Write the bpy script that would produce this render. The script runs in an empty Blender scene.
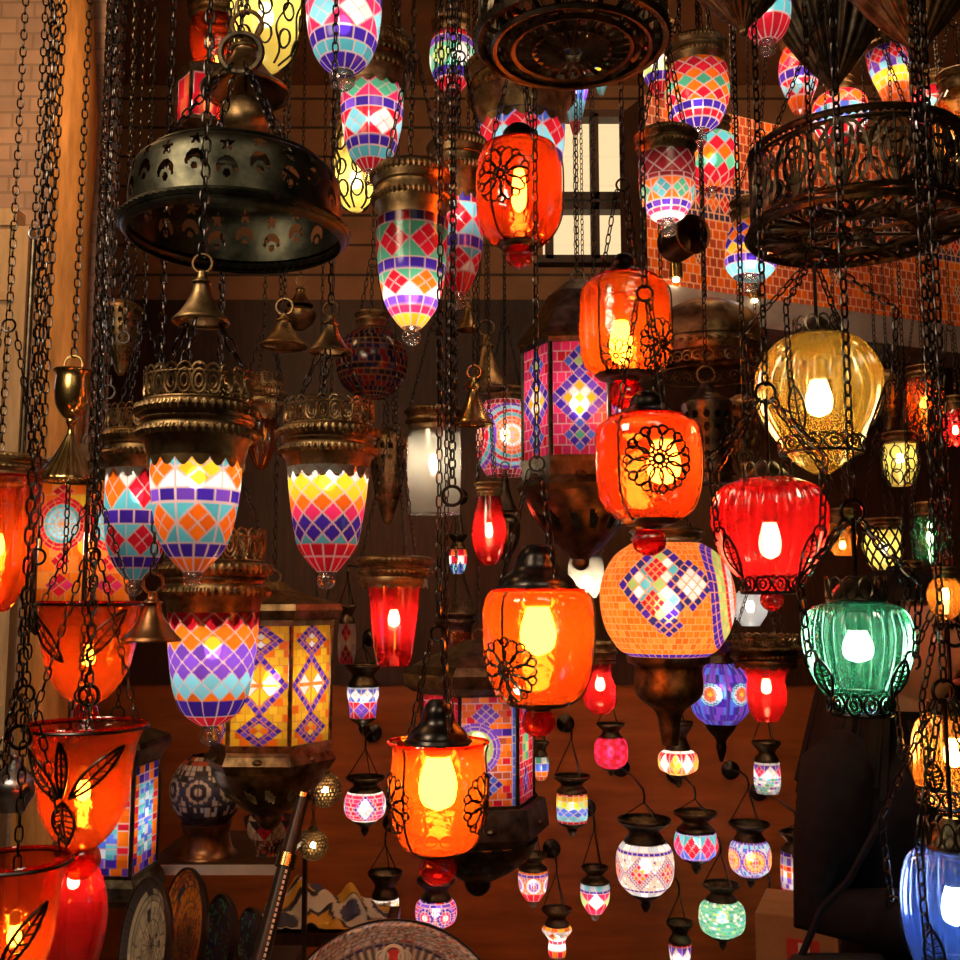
import bpy, math, random
import numpy as np
from mathutils import Vector, Matrix
random.seed(7); np.random.seed(7)
SC = bpy.context.scene; COL = SC.collection
PI = math.pi
# ---------------------------------------------------------------- camera
F = 1050.0; PITCH = math.radians(6.5); CZ = 1.5; CEIL = 3.7
cp, sp = math.cos(PITCH), math.sin(PITCH)
def ray(px, py):
    t = (480 - py) / F
    return ((px - 480) / F, cp - t * sp, sp + t * cp)
def P(px, py, Y):
    d = ray(px, py); k = Y / d[1]
    return Vector((d[0] * k, Y, CZ + d[2] * k))
def mpp(py, Y): return Y / ray(480, py)[1] / F
cam = bpy.data.cameras.new('camera'); cam.sensor_width = 36; cam.lens = 36 * F / 960; cam.clip_start = .05
co = bpy.data.objects.new('camera', cam); COL.objects.link(co)
co.location = (0, 0, CZ); co.rotation_euler = (PI / 2 + PITCH, 0, 0); SC.camera = co
SC.view_settings.view_transform = 'Standard'; SC.view_settings.look = 'None'
SC.view_settings.gamma = 1; SC.view_settings.use_curve_mapping = False
SC.view_settings.exposure = 0.0
SC.cycles.max_bounces = 8; SC.cycles.transparent_max_bounces = 24
SC.cycles.diffuse_bounces = 3; SC.cycles.glossy_bounces = 3; SC.cycles.transmission_bounces = 6
SC.cycles.use_denoising = True; SC.cycles.sample_clamp_indirect = 3.0
SC.cycles.caustics_reflective = False; SC.cycles.caustics_refractive = False
# ---------------------------------------------------------------- materials
MATS = {}
def newmat(name):
    m = bpy.data.materials.new(name); m.use_nodes = True
    nt = m.node_tree; nt.nodes.clear()
    out = nt.nodes.new('ShaderNodeOutputMaterial')
    MATS[name] = m
    def N(t, **kw):
        n = nt.nodes.new('ShaderNode' + t)
        for k, v in kw.items():
            if k in n.inputs.keys(): n.inputs[k].default_value = v
            else: setattr(n, k, v)
        return n
    def Lk(a, b): nt.links.new(a, b)
    return m, N, Lk, out
def rgba(c): return (c[0], c[1], c[2], 1)
def metal(name, c1, c2, rough=.38, scale=30, metallic=1.0):
    m, N, Lk, out = newmat(name)
    tc = N('TexCoord'); nz = N('TexNoise', Scale=scale, Detail=4.0, Roughness=.6); Lk(tc.outputs['Object'], nz.inputs['Vector'])
    cr = N('ValToRGB'); cr.color_ramp.elements[0].color = rgba(c1); cr.color_ramp.elements[1].color = rgba(c2)
    cr.color_ramp.elements[0].position = .35; cr.color_ramp.elements[1].position = .68
    Lk(nz.outputs['Fac'], cr.inputs['Fac'])
    b = N('BsdfPrincipled', Roughness=rough, Metallic=metallic); Lk(cr.outputs['Color'], b.inputs['Base Color'])
    bp = N('Bump', Strength=.25, Distance=.002); Lk(nz.outputs['Fac'], bp.inputs['Height']); Lk(bp.outputs['Normal'], b.inputs['Normal'])
    Lk(b.outputs[0], out.inputs[0]); return m
def plain(name, c, rough=.6, vary=.25, scale=20, spec=.3, stretch=None):
    m, N, Lk, out = newmat(name)
    tc = N('TexCoord'); mp = N('Mapping'); Lk(tc.outputs['Object'], mp.inputs[0])
    if stretch: mp.inputs['Scale'].default_value = stretch
    nz = N('TexNoise', Scale=scale, Detail=5.0, Roughness=.6); Lk(mp.outputs[0], nz.inputs['Vector'])
    cr = N('ValToRGB'); cr.color_ramp.elements[0].position = .3; cr.color_ramp.elements[1].position = .7
    cr.color_ramp.elements[0].color = rgba([x * (1 - vary) for x in c]); cr.color_ramp.elements[1].color = rgba([min(1, x * (1 + vary)) for x in c])
    Lk(nz.outputs['Fac'], cr.inputs['Fac'])
    b = N('BsdfPrincipled', Roughness=rough); b.inputs['Specular IOR Level'].default_value = spec
    Lk(cr.outputs['Color'], b.inputs['Base Color']); Lk(b.outputs[0], out.inputs[0]); return m
def glass(name, tint, body, transl=.3, rough=.06, deep=None, sheen=.06, bump=.3, bscale=22.0, pw=1.6):
    """thin coloured glass: absorption deepens where the wall is seen edge-on"""
    m, N, Lk, out = newmat(name); deep = deep or [x ** 2.2 * .55 for x in tint]
    tc = N('TexCoord'); nz = N('TexNoise', Scale=bscale, Detail=2.0); Lk(tc.outputs['Object'], nz.inputs['Vector'])
    bp = N('Bump', Strength=bump, Distance=.004); Lk(nz.outputs['Fac'], bp.inputs['Height'])
    lw = N('LayerWeight', Blend=.5); Lk(bp.outputs['Normal'], lw.inputs['Normal'])
    t = N('BsdfTransparent'); tr = N('BsdfTranslucent', Color=rgba(body)); g = N('BsdfGlossy', Color=(1, 1, 1, 1), Roughness=rough); Lk(bp.outputs['Normal'], g.inputs['Normal'])
    p1 = N('Math', operation='POWER'); Lk(lw.outputs['Facing'], p1.inputs[0]); p1.inputs[1].default_value = pw
    mc = N('MixRGB'); Lk(p1.outputs[0], mc.inputs[0]); mc.inputs[1].default_value = rgba(tint); mc.inputs[2].default_value = rgba(deep); Lk(mc.outputs[0], t.inputs['Color'])
    pw = N('Math', operation='POWER'); Lk(lw.outputs['Facing'], pw.inputs[0]); pw.inputs[1].default_value = 3.0
    fr = N('Math', operation='MULTIPLY_ADD'); Lk(pw.outputs[0], fr.inputs[0]); fr.inputs[1].default_value = .45; fr.inputs[2].default_value = sheen
    m1 = N('MixShader'); m1.inputs[0].default_value = transl; Lk(t.outputs[0], m1.inputs[1]); Lk(tr.outputs[0], m1.inputs[2])
    m2 = N('MixShader'); Lk(fr.outputs[0], m2.inputs[0]); Lk(m1.outputs[0], m2.inputs[1]); Lk(g.outputs[0], m2.inputs[2])
    Lk(m2.outputs[0], out.inputs[0]); return m
def emis(name, c, s):
    m, N, Lk, out = newmat(name)
    e = N('Emission', Color=rgba(c), Strength=s); t = N('BsdfTransparent'); a = N('AddShader')
    Lk(e.outputs[0], a.inputs[0]); Lk(t.outputs[0], a.inputs[1]); Lk(a.outputs[0], out.inputs[0])
    m.cycles.emission_sampling = 'NONE'; return m
metal('antique_brass', (.10, .062, .028), (.38, .24, .11), .44)
metal('polished_brass', (.30, .19, .06), (.62, .42, .16), .24, 18)
metal('dark_bronze', (.045, .036, .026), (.17, .13, .085), .38)
metal('black_iron', (.018, .016, .016), (.07, .06, .055), .3)
metal('copper_metal', (.16, .07, .03), (.34, .16, .07), .34)
metal('steel', (.25, .25, .26), (.42, .42, .44), .3)
metal('brushed_strip', (.36, .30, .28), (.50, .44, .42), .5, 12, .5)
metal('patina_bronze', (.022, .024, .018), (.085, .080, .055), .42)
def lighted(name, transp, transl, gl):
    m, N, Lk, out = newmat(name)
    at = N('Attribute', attribute_name='Col')
    tr = N('BsdfTranslucent'); df = N('BsdfDiffuse'); t = N('BsdfTransparent'); g = N('BsdfGlossy', Roughness=.16)
    for x in (tr, df, t): Lk(at.outputs['Color'], x.inputs['Color'])
    m0 = N('MixShader'); m0.inputs[0].default_value = transl; Lk(df.outputs[0], m0.inputs[1]); Lk(tr.outputs[0], m0.inputs[2])
    m1 = N('MixShader'); m1.inputs[0].default_value = transp; Lk(m0.outputs[0], m1.inputs[1]); Lk(t.outputs[0], m1.inputs[2])
    lw = N('LayerWeight', Blend=.5); pw = N('Math', operation='POWER'); Lk(lw.outputs['Facing'], pw.inputs[0]); pw.inputs[1].default_value = 4.0
    fr = N('Math', operation='MULTIPLY_ADD'); Lk(pw.outputs[0], fr.inputs[0]); fr.inputs[1].default_value = .2; fr.inputs[2].default_value = gl
    m2 = N('MixShader'); Lk(fr.outputs[0], m2.inputs[0]); Lk(m1.outputs[0], m2.inputs[1]); Lk(g.outputs[0], m2.inputs[2])
    Lk(m2.outputs[0], out.inputs[0]); return m
lighted('mosaic_glass', .10, .82, .03)
def tinted(name, rough, spec):
    m, N, Lk, out = newmat(name)
    at = N('Attribute', attribute_name='Col'); b = N('BsdfPrincipled', Roughness=rough); b.inputs['Specular IOR Level'].default_value = spec
    Lk(at.outputs['Color'], b.inputs['Base Color']); Lk(b.outputs[0], out.inputs[0]); return m
tinted('glazed_tile', .25, .5); tinted('patterned_surface', .45, .4)
glass('orange_glass', (1, .21, .015), (1, .075, .003), .24, deep=(.70, .035, .003), bump=.5, bscale=60., sheen=.08)
glass('red_orange_glass', (1, .15, .015), (1, .045, .003), .22, deep=(.6, .02, .003), bump=.5, bscale=60., sheen=.08)
glass('red_glass', (1, .10, .08), (.95, .012, .015), .26, sheen=.10, bump=.05, deep=(.6, .01, .01), rough=.10, pw=.9)
glass('yellow_glass', (1, .84, .38), (1, .50, .04), .24, deep=(.55, .30, .02), sheen=.12, bump=.04, rough=.10, pw=.9)
glass('green_glass', (.42, .95, .68), (.05, .62, .30), .15, deep=(.02, .30, .14), sheen=.14, bump=.04, rough=.10, pw=.9)
glass('blue_glass', (.42, .62, 1), (.06, .18, .90), .22, deep=(.02, .06, .42), sheen=.12, bump=.04, rough=.12, pw=.9)
glass('amber_glass', (1, .62, .22), (1, .30, .03), .24, deep=(.42, .12, .01), sheen=.10, bump=.04, rough=.10, pw=.9)
glass('pale_yellow_glass', (1, .90, .45), (1, .74, .14), .70)
glass('white_glass', (.9, .92, .95), (.85, .85, .85), .35)
glass('clear_glass', (.95, .93, .9), (.8, .75, .7), .12, sheen=.12)
emis('warm_bulb', (1, .80, .46), 34)
emis('white_bulb', (1, .93, .82), 16)
plain('ceramic_socket', (.45, .40, .33), .5)
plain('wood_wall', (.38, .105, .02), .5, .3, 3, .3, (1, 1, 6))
plain('old_timber', (.52, .24, .07), .6, .4, 6, .2, (6, 6, .8))
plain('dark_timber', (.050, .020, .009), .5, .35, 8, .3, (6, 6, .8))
plain('pale_timber', (.55, .38, .22), .6, .2, 8, .2, (6, 6, .8))
plain('floor_stone', (.16, .11, .08), .5, .2, 5)
plain('cardboard', (.42, .22, .10), .8, .08, 30, .1)
plain('white_paper', (.75, .70, .62), .8, .05); plain('red_print', (.6, .05, .04), .7, .1); plain('black_print', (.03, .03, .03), .7, .1)
plain('black_cloth', (.008, .007, .009), .85, .4, 40, .1); plain('black_leather', (.010, .010, .011), .5, .3, 60, .3)
plain('skin', (.50, .25, .16), .5, .05, 30, .3); plain('dark_hair', (.005, .0035, .003), .65, .3, 60, .12, (40, 40, 2))
plain('lip', (.40, .11, .09), .5, .05); plain('eye_white', (.7, .68, .65), .3, .02); plain('eye_dark', (.02, .012, .008), .2, .05)
plain('shelf_white', (.55, .50, .46), .5, .08)
plain('pearl', (.7, .66, .55), .35, .15)
plain('ebony', (.03, .02, .015), .35, .3)
def brickmat(name, c1, c2, mortar, scale, bw=.5, rh=.25, ms=.02, rot=None):
    m, N, Lk, out = newmat(name)
    tc = N('TexCoord'); mp = N('Mapping'); Lk(tc.outputs['Object'], mp.inputs[0])
    mp.inputs['Rotation'].default_value = rot or (PI / 2, 0, 0)
    br = N('TexBrick', Scale=scale); br.inputs['Color1'].default_value = rgba(c1); br.inputs['Color2'].default_value = rgba(c2); br.inputs['Mortar'].default_value = rgba(mortar)
    br.inputs['Brick Width'].default_value = bw; br.inputs['Row Height'].default_value = rh; br.inputs['Mortar Size'].default_value = ms
    Lk(mp.outputs[0], br.inputs['Vector'])
    nz = N('TexNoise', Scale=9.0, Detail=5.0); Lk(tc.outputs['Object'], nz.inputs['Vector'])
    mx = N('MixRGB', blend_type='MULTIPLY'); mx.inputs[0].default_value = .6; Lk(br.outputs['Color'], mx.inputs[1]); Lk(nz.outputs['Fac'], mx.inputs[2])
    b = N('BsdfPrincipled', Roughness=.7); Lk(mx.outputs[0], b.inputs['Base Color'])
    bp = N('Bump', Strength=.5, Distance=.006); Lk(br.outputs['Fac'], bp.inputs['Height']); bp.invert = True; Lk(bp.outputs['Normal'], b.inputs['Normal'])
    Lk(b.outputs[0], out.inputs[0]); return m
brickmat('brick_wall', (.60, .38, .28), (.46, .31, .26), (.38, .26, .20), 5.0)
brickmat('plank_wall', (.42, .19, .07), (.34, .14, .05), (.06, .025, .01), 1.0, 3.0, .13, .006)
# ---------------------------------------------------------------- mesh builder
class MB:
    def __init__(s): s.v = []; s.q = []; s.n = 0; s.ng = []
    def add(s, v, f):
        v = np.asarray(v, float).reshape(-1, 3); s.v.append(v)
        for a in (f if isinstance(f, list) else [f]):
            a = np.asarray(a, int)
            if a.size: s.q.append(a + s.n)
        s.n += len(v); return s
    def poly(s, v):
        return s.add(v, np.arange(len(v)).reshape(1, -1))
    def lathe(s, prof, n=40, c0=False, c1=False, rib=0, amp=0, keep=None, origin=(0, 0, 0), scal=0, samp=0, pow_=1):
        """revolve (r,z) points; u=.5 faces the camera side (-Y)"""
        p = np.asarray(prof, float); m = len(p)
        th = 2 * PI * np.arange(n) / n - 1.5 * PI
        r = np.repeat(p[:, 0][:, None], n, 1); z = np.repeat(p[:, 1][:, None], n, 1)
        if rib:
            w = np.abs(np.cos(th * rib / 2)) ** pow_ if pow_ != 1 else (np.cos(th * rib) * .5 + .5)
            fade = np.clip(np.sin(PI * np.linspace(.04, .96, m)) * 1.6, 0, 1)[:, None]
            r = r * (1 + amp * (w[None, :] - .5) * fade)
        if scal: z[0] += samp * (np.abs(np.cos(th * scal / 2)) - .5)
        v = np.stack([r * np.cos(th) + origin[0], r * np.sin(th) + origin[1], z + origin[2]], -1)
        i = np.arange(m - 1)[:, None]; j = np.arange(n)[None, :]; j2 = (j + 1) % n
        q = np.stack([np.broadcast_to(i * n + j, (m - 1, n)), i * n + j2, (i + 1) * n + j2, np.broadcast_to((i + 1) * n + j, (m - 1, n))], -1)
        if keep is not None:
            k = keep((np.arange(n)[None, :] + .5) / n, (np.arange(m - 1)[:, None] + .5) / (m - 1)); q = q[np.broadcast_to(k, (m - 1, n))]
        s.add(v, q.reshape(-1, 4))
        if c0: s.q.append(np.arange(n)[None, ::-1] + s.n - n * m)
        if c1: s.q.append(np.arange(n)[None, :] + s.n - n)
        return s
    def tube(s, path, r, n=5, closed=False):
        p = np.asarray(path, float); m = len(p)
        rr = np.broadcast_to(np.asarray(r, float), (m,))
        if closed: t = np.roll(p, -1, 0) - np.roll(p, 1, 0)
        else: t = np.gradient(p, axis=0)
        t /= np.linalg.norm(t, axis=1)[:, None] + 1e-12
        a = np.array([0, 0, 1.]) if abs(t[0][2]) < .9 else np.array([1., 0, 0])
        N = np.zeros((m, 3)); prev = a - t[0] * a.dot(t[0]); prev /= np.linalg.norm(prev)
        for i in range(m):
            prev = prev - t[i] * prev.dot(t[i]); prev /= np.linalg.norm(prev) + 1e-12; N[i] = prev
        B = np.cross(t, N); ang = 2 * PI * np.arange(n) / n
        v = p[:, None] + rr[:, None, None] * (N[:, None] * np.cos(ang)[None, :, None] + B[:, None] * np.sin(ang)[None, :, None])
        mm = m if closed else m - 1
        i = np.arange(mm)[:, None]; j = np.arange(n)[None, :]; i2 = (i + 1) % m; j2 = (j + 1) % n
        q = np.stack([np.broadcast_to(i * n + j, (mm, n)), i * n + j2, i2 * n + j2, np.broadcast_to(i2 * n + j, (mm, n))], -1).reshape(-1, 4)
        base = s.n; s.add(v, q)
        if not closed:
            s.q.append(np.arange(n)[None, ::-1] + base); s.q.append(np.arange(n)[None, :] + base + (m - 1) * n)
        return s
    def torus(s, R, r, z=0, n=36, k=6, c=(0, 0), beads=0, axis='z'):
        th = 2 * PI * np.arange(n) / n; ph = 2 * PI * np.arange(k) / k
        rr = r * (1 + .35 * np.cos(th[:, None] * beads + 1.5 * ph[None, :])) if beads else np.full((n, k), r)
        x = (R + rr * np.cos(ph)) * np.cos(th)[:, None]; y = (R + rr * np.cos(ph)) * np.sin(th)[:, None]; zz = rr * np.sin(ph)
        if axis == 'y': v = np.stack([x + c[0], zz + c[1], y + z], -1)
        elif axis == 'x': v = np.stack([zz + c[0], x + c[1], y + z], -1)
        else: v = np.stack([x + c[0], y + c[1], zz + z], -1)
        i = np.arange(n)[:, None]; j = np.arange(k)[None, :]; i2 = (i + 1) % n; j2 = (j + 1) % k
        q = np.stack([np.broadcast_to(i * k + j, (n, k)), i2 * k + j, i2 * k + j2, np.broadcast_to(i * k + j2, (n, k))], -1)
        return s.add(v, q.reshape(-1, 4))
    def ball(s, c, r, n=14, m=9, sz=1):
        a = np.linspace(-PI / 2, PI / 2, m)
        return s.lathe(np.stack([np.maximum(r * np.cos(a), r * .01), r * sz * np.sin(a)], 1), n, True, True, origin=c)
    def box(s, a, b):
        x0, y0, z0 = a; x1, y1, z1 = b
        v = [(x0, y0, z0), (x1, y0, z0), (x1, y1, z0), (x0, y1, z0), (x0, y0, z1), (x1, y0, z1), (x1, y1, z1), (x0, y1, z1)]
        return s.add(v, np.array([(0, 3, 2, 1), (4, 5, 6, 7), (0, 1, 5, 4), (1, 2, 6, 5), (2, 3, 7, 6), (3, 0, 4, 7)]))
    def prism(s, R0, z0, R1, z1, n, rot=0):
        th = 2 * PI * (np.arange(n) + rot) / n - PI / 2
        v = np.concatenate([np.stack([R * np.cos(th), R * np.sin(th), np.full(n, z)], 1) for R, z in ((R0, z0), (R1, z1))])
        q = np.array([(i, (i + 1) % n, n + (i + 1) % n, n + i) for i in range(n)])
        return s.add(v, [q, np.arange(n)[None, ::-1], np.arange(n)[None, :] + n])
    def chain(s, p0, p1, pitch=.018, wire=.0018, wid=.0065, n=10, k=5):
        p0 = np.asarray(p0, float); p1 = np.asarray(p1, float); d = p1 - p0; L = np.linalg.norm(d)
        if L < 1e-4: return s
        cnt = max(1, int(round(L / pitch))); pitch = L / cnt; d /= L
        hl = pitch / 2 + wire * .9
        t = 2 * PI * np.arange(n) / n
        cx = wid * np.sign(np.cos(t)) * np.abs(np.cos(t)) ** .7; cz = hl * np.sign(np.sin(t)) * np.abs(np.sin(t)) ** .8
        tmp = MB(); tmp.tube(np.stack([cx, 0 * cx, cz], 1), wire, k, True)
        v = tmp.v[0]; q = tmp.q[0]
        a = np.array([1., 0, 0]) if abs(d[0]) < .8 else np.array([0, 1., 0])
        X = a - d * a.dot(d); X /= np.linalg.norm(X); Yv = np.cross(d, X)
        for par in (0, 1):
            idx = np.arange(par, cnt, 2)
            if not len(idx): continue
            A, B = (X, Yv) if par == 0 else (Yv, -X)
            c, sn = math.cos(.5), math.sin(.5); A, B = A * c + B * sn, B * c - A * sn
            base = v[:, 0:1] * A + v[:, 1:2] * B + v[:, 2:3] * d
            cen = p0 + d * ((idx + .5) * pitch)[:, None]
            vv = base[None] + cen[:, None]
            qq = q[None] + (np.arange(len(idx)) * len(v))[:, None, None]
            s.add(vv, qq.reshape(-1, 4))
        return s
    def hoops(s, n, R, z, a, b, wire, pts=12, R1=None, tilt=0):
        """ring of oval wire loops standing on a cylinder"""
        t = 2 * PI * np.arange(pts) / pts
        for k in range(n):
            th = 2 * PI * k / n - PI / 2
            aa = th + a / R * np.cos(t); rr = R + tilt * np.sin(t)
            s.tube(np.stack([rr * np.cos(aa), rr * np.sin(aa), z + b * np.sin(t)], 1), wire, 4, True)
        return s
    def build(s, name, mat, parent=None, smooth=True, loc=None, col=None):
        me = bpy.data.meshes.new(name)
        v = np.concatenate(s.v); faces = []
        for a in s.q: faces.extend(a.tolist())
        me.from_pydata(v.tolist(), [], faces)
        me.materials.append(MATS[mat] if isinstance(mat, str) else mat)
        if smooth:
            me.polygons.foreach_set('use_smooth', np.ones(len(me.polygons), bool))
            if hasattr(me, 'set_sharp_from_angle'): me.set_sharp_from_angle(angle=math.radians(50))
        if col is not None:
            at = me.color_attributes.new('Col', 'FLOAT_COLOR', 'POINT')
            c = np.ones((len(v), 4), np.float32); c[:, :3] = col.reshape(-1, 3); at.data.foreach_set('color', c.ravel())
        me.update()
        o = bpy.data.objects.new(name, me); COL.objects.link(o)
        if parent: o.parent = parent
        if loc is not None: o.location = loc
        return o
def tag(o, label, cat, group=None, kind=None):
    o['label'] = label; o['category'] = cat
    if group: o['group'] = group
    if kind: o['kind'] = kind
    return o
def struct(o): o['kind'] = 'structure'; return o
def thing(name, label, cat, loc, group=None, rot=(0, 0, 0)):
    o = bpy.data.objects.new(name, None); COL.objects.link(o); o.location = loc; o.rotation_euler = rot
    o.empty_display_size = .05
    return tag(o, label, cat, group)
def smoothprof(pts, n=24):
    """Catmull-Rom through (r,z) points"""
    p = np.asarray(pts, float); m = len(p)
    if m < 3: return p
    q = np.vstack([2 * p[0] - p[1], p, 2 * p[-1] - p[-2]]); out = []
    d = np.r_[0, np.cumsum(np.linalg.norm(np.diff(p, axis=0), axis=1))]
    for s in np.linspace(0, d[-1] * .99999, n):
        i = min(m - 2, int(np.searchsorted(d, s, 'right') - 1)); t = (s - d[i]) / (d[i + 1] - d[i])
        a, b, c, e = q[i], q[i + 1], q[i + 2], q[i + 3]
        out.append(.5 * (2 * b + (c - a) * t + (2 * a - 5 * b + 4 * c - e) * t * t + (3 * b - a - 3 * c + e) * t ** 3))
    out = np.array(out); out[:, 0] = np.maximum(out[:, 0], .0008); return out
# ---------------------------------------------------------------- mosaic patterns
PALETTE = {'T': (.10, .48, .55), 'L': (.22, .66, .80), 'P': (.055, .02, .34), 'V': (.18, .06, .52), 'R': (.70, .012, .03), 'K': (.80, .03, .14), 'O': (1, .17, .008), 'Y': (1, .50, .02),
       'W': (1, .93, .85), 'G': (.10, .50, .28), 'E': (.45, .65, .18), 'B': (.08, .16, .70), 'N': (.03, .03, .16), 'D': (.03, .02, .03), 'A': (.95, .25, .03), 'S': (.62, .66, .72), 'C': (.72, .60, .42), 'M': (.35, .02, .03),
       'X': (.55, .09, .03), 'Z': (.07, .06, .10)}
GROUT = np.array((.72, .46, .42))
def pc(s): return np.array([PALETTE[c] for c in s])
def hsh(a, b=0, c=0):
    x = np.sin(a * 12.9898 + b * 78.233 + c * 37.719) * 43758.5453
    return x - np.floor(x)
def mosaic(U, V, R, H, bands, gw=.0009, grout=GROUT):
    """U around 0..1, V top->bottom 0..1 (2D arrays), R local radius array (circumference/2pi), H height"""
    C = np.zeros(U.shape + (3,)); circ = 2 * PI * R
    for bi, b in enumerate(bands):
        k, v0, v1 = b[0], b[1], b[2]
        w = (V - v0) / (v1 - v0); bh = (v1 - v0) * H; mk = (V >= v0 - 1e-9) & (V <= v1 + 1e-9)
        if k == 't':                                                # rows of tiles: n, colours, rows
            n, cs = b[3], pc(b[4]); rows = b[5] if len(b) > 5 else 1
            rr = np.clip(np.floor(w * rows), 0, rows - 1); fw = w * rows - rr
            uu = U * n + (rr % 2) * .5 * (rows > 1); i = np.floor(uu); f = uu - i
            d = np.minimum(np.minimum(f, 1 - f) * circ / n, np.minimum(fw, 1 - fw) * bh / rows)
            idx = (i + (rr if len(b) > 6 else 0)).astype(int) % len(cs)
            c = cs[idx] * (.75 + .5 * hsh(i, rr, bi))[..., None]
        elif k == 'd':                                              # big diamonds of four tiles: n, colours, ground
            n, cs, bg = b[3], pc(b[4]), pc(b[5]); i = np.floor(U * n); f = U * n - i - .5; g = w - .5
            cw = circ / n; e = np.abs(f) * 2.05 + np.abs(g) * 2.0; ins = e < 1
            diag = np.sqrt(cw ** 2 + bh ** 2)
            p = f + g * .98; q = f - g * .98; sub = cw * bh / diag
            d_in = np.minimum(np.minimum(np.abs(p), np.abs(q)) * sub * 1.3, np.abs(1 - e) * sub * .5)
            d_out = np.minimum(np.abs(e - 1) * sub * .5, np.minimum(np.abs(f), .5 - np.abs(f)) * cw)
            d_out = np.minimum(d_out, np.minimum(w, 1 - w) * bh)
            d = np.where(ins, d_in, d_out)
            quad = (p > 0) * 1 + (q > 0) * 2
            ci = cs[(i.astype(int)) % len(cs)] * (.8 + .45 * hsh(i, quad, bi))[..., None]
            co_ = bg[(g > 0).astype(int) % len(bg)] * (.8 + .45 * hsh(i * 2 + (f > 0), g > 0, bi))[..., None]
            c = np.where(ins[..., None], ci, co_)
        elif k == 'h':                                              # harlequin: n, rows, colour per row
            n, rows, cs = b[3], b[4], pc(b[5]); a = U * n; y = w * rows / 2
            p = a + y; q = a - y; i = np.floor(p); j = np.floor(q)
            fp, fq = p - i, q - j; cw = circ / n; sub = cw * (2 * bh / rows) / np.sqrt(cw ** 2 + (2 * bh / rows) ** 2)
            d = np.minimum(np.minimum(fp, 1 - fp), np.minimum(fq, 1 - fq)) * sub
            row = np.clip((i - j).astype(int), 0, len(cs) - 1)
            c = cs[row] * (.7 + .6 * hsh(i % n, j % n, bi))[..., None]
        elif k == 'm':                                              # tiny tesserae: n around, rows, colours picked at random
            n, rows, cs = b[3], b[4], pc(b[5]); rr = np.floor(w * rows); uu = U * n + hsh(rr, bi); i = np.floor(uu); f = uu - i; fw = w * rows - rr
            d = np.minimum(np.minimum(f, 1 - f) * circ / n, np.minimum(fw, 1 - fw) * bh / rows)
            c = cs[(hsh(i, rr, bi) * len(cs)).astype(int) % len(cs)] * (.7 + .6 * hsh(i, rr, bi + 3))[..., None]
        elif k == 'f':                                              # round flowers on specks: n, ring colours inside->out, ground colours, radius share
            n, ring, bg = b[3], pc(b[4]), pc(b[5]); rad = b[6] if len(b) > 6 else .46
            uu = U * n; i = np.floor(uu); f = uu - i - .5; x = f * circ / n; y = (w - .5) * bh
            Rm = rad * np.minimum(circ / n, bh); rho = np.sqrt(x * x + y * y) / Rm; k2 = len(ring)
            ri = np.floor(rho * k2); an = np.arctan2(y, x); na = 4 + 4 * ri; fa = an / (2 * PI) * na; fa = fa - np.floor(fa)
            d_in = np.minimum(np.minimum(rho * k2 - ri, 1 - rho * k2 + ri) * Rm / k2, np.minimum(fa, 1 - fa) * 2 * PI * rho * Rm / na)
            g1 = np.floor(U * n * 9); g2 = np.floor(w * 9); f1 = U * n * 9 - g1; f2 = w * 9 - g2
            d_out = np.minimum(np.minimum(f1, 1 - f1) * circ / n / 9, np.minimum(f2, 1 - f2) * bh / 9)
            ins = rho < 1; d = np.where(ins, d_in, d_out)
            ci = ring[np.clip(ri, 0, k2 - 1).astype(int)] * (.85 + .3 * hsh(np.floor(an * 3), ri, bi))[..., None]
            cb = bg[(hsh(g1, g2, bi) * len(bg)).astype(int) % len(bg)]
            c = np.where(ins[..., None], ci, cb)
        elif k == 's':                                              # shapes over a brick ground: ground colour, tiles, rows, list of shapes in metres about (u0,w0)
            cs, n, rows = pc(b[3]), b[4], b[5]
            rr = np.floor(w * rows); uu = U * n + (rr % 2) * .5; i = np.floor(uu); f = uu - i; fw = w * rows - rr
            d = np.minimum(np.minimum(f, 1 - f) * circ / n, np.minimum(fw, 1 - fw) * bh / rows)
            c = cs[(hsh(i, rr, bi) * len(cs)).astype(int) % len(cs)] * (.75 + .5 * hsh(i, rr, bi + 3))[..., None]
            for (sh, u0, w0, rx, ry, cc, nt) in b[6]:
                x = (U - u0) * circ / (rx * H); y = (w - w0) * bh / (ry * H); cv = pc(cc)
                if sh == 'd':
                    e = np.abs(x) + np.abs(y); ins = e < 1; p = (x + y + 1) / 2 * nt; q = (x - y + 1) / 2 * nt
                    ip, iq = np.floor(p), np.floor(q); fp, fq = p - ip, q - iq; sub = 1.4 * rx * ry * H / math.hypot(rx, ry) / nt
                    dd = np.minimum(np.minimum(fp, 1 - fp), np.minimum(fq, 1 - fq)) * sub
                    c2 = cv[(ip + iq).astype(int) % len(cv)] * (.8 + .4 * hsh(ip, iq, bi))[..., None]
                elif sh == 'o':
                    rho = np.sqrt(x * x + y * y); ins = rho < 1; k2 = len(cv); ri = np.floor(rho * k2); an = np.arctan2(y, x) / (2 * PI) * nt; fa = an - np.floor(an)
                    dd = np.minimum(np.minimum(rho * k2 - ri, 1 - rho * k2 + ri) * rx * H / k2, np.minimum(fa, 1 - fa) * 2 * PI * rho * rx * H / nt)
                    c2 = cv[np.clip(ri, 0, k2 - 1).astype(int)] * (.8 + .4 * hsh(np.floor(an), ri, bi))[..., None]
                else:
                    ins = (np.abs(x) < 1) & (np.abs(y) < 1); p = (x + 1) / 2 * nt[0]; q = (y + 1) / 2 * nt[1]; ip, iq = np.floor(p), np.floor(q); fp, fq = p - ip, q - iq
                    dd = np.minimum(np.minimum(fp, 1 - fp) * 2 * rx * H / nt[0], np.minimum(fq, 1 - fq) * 2 * ry * H / nt[1])
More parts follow.
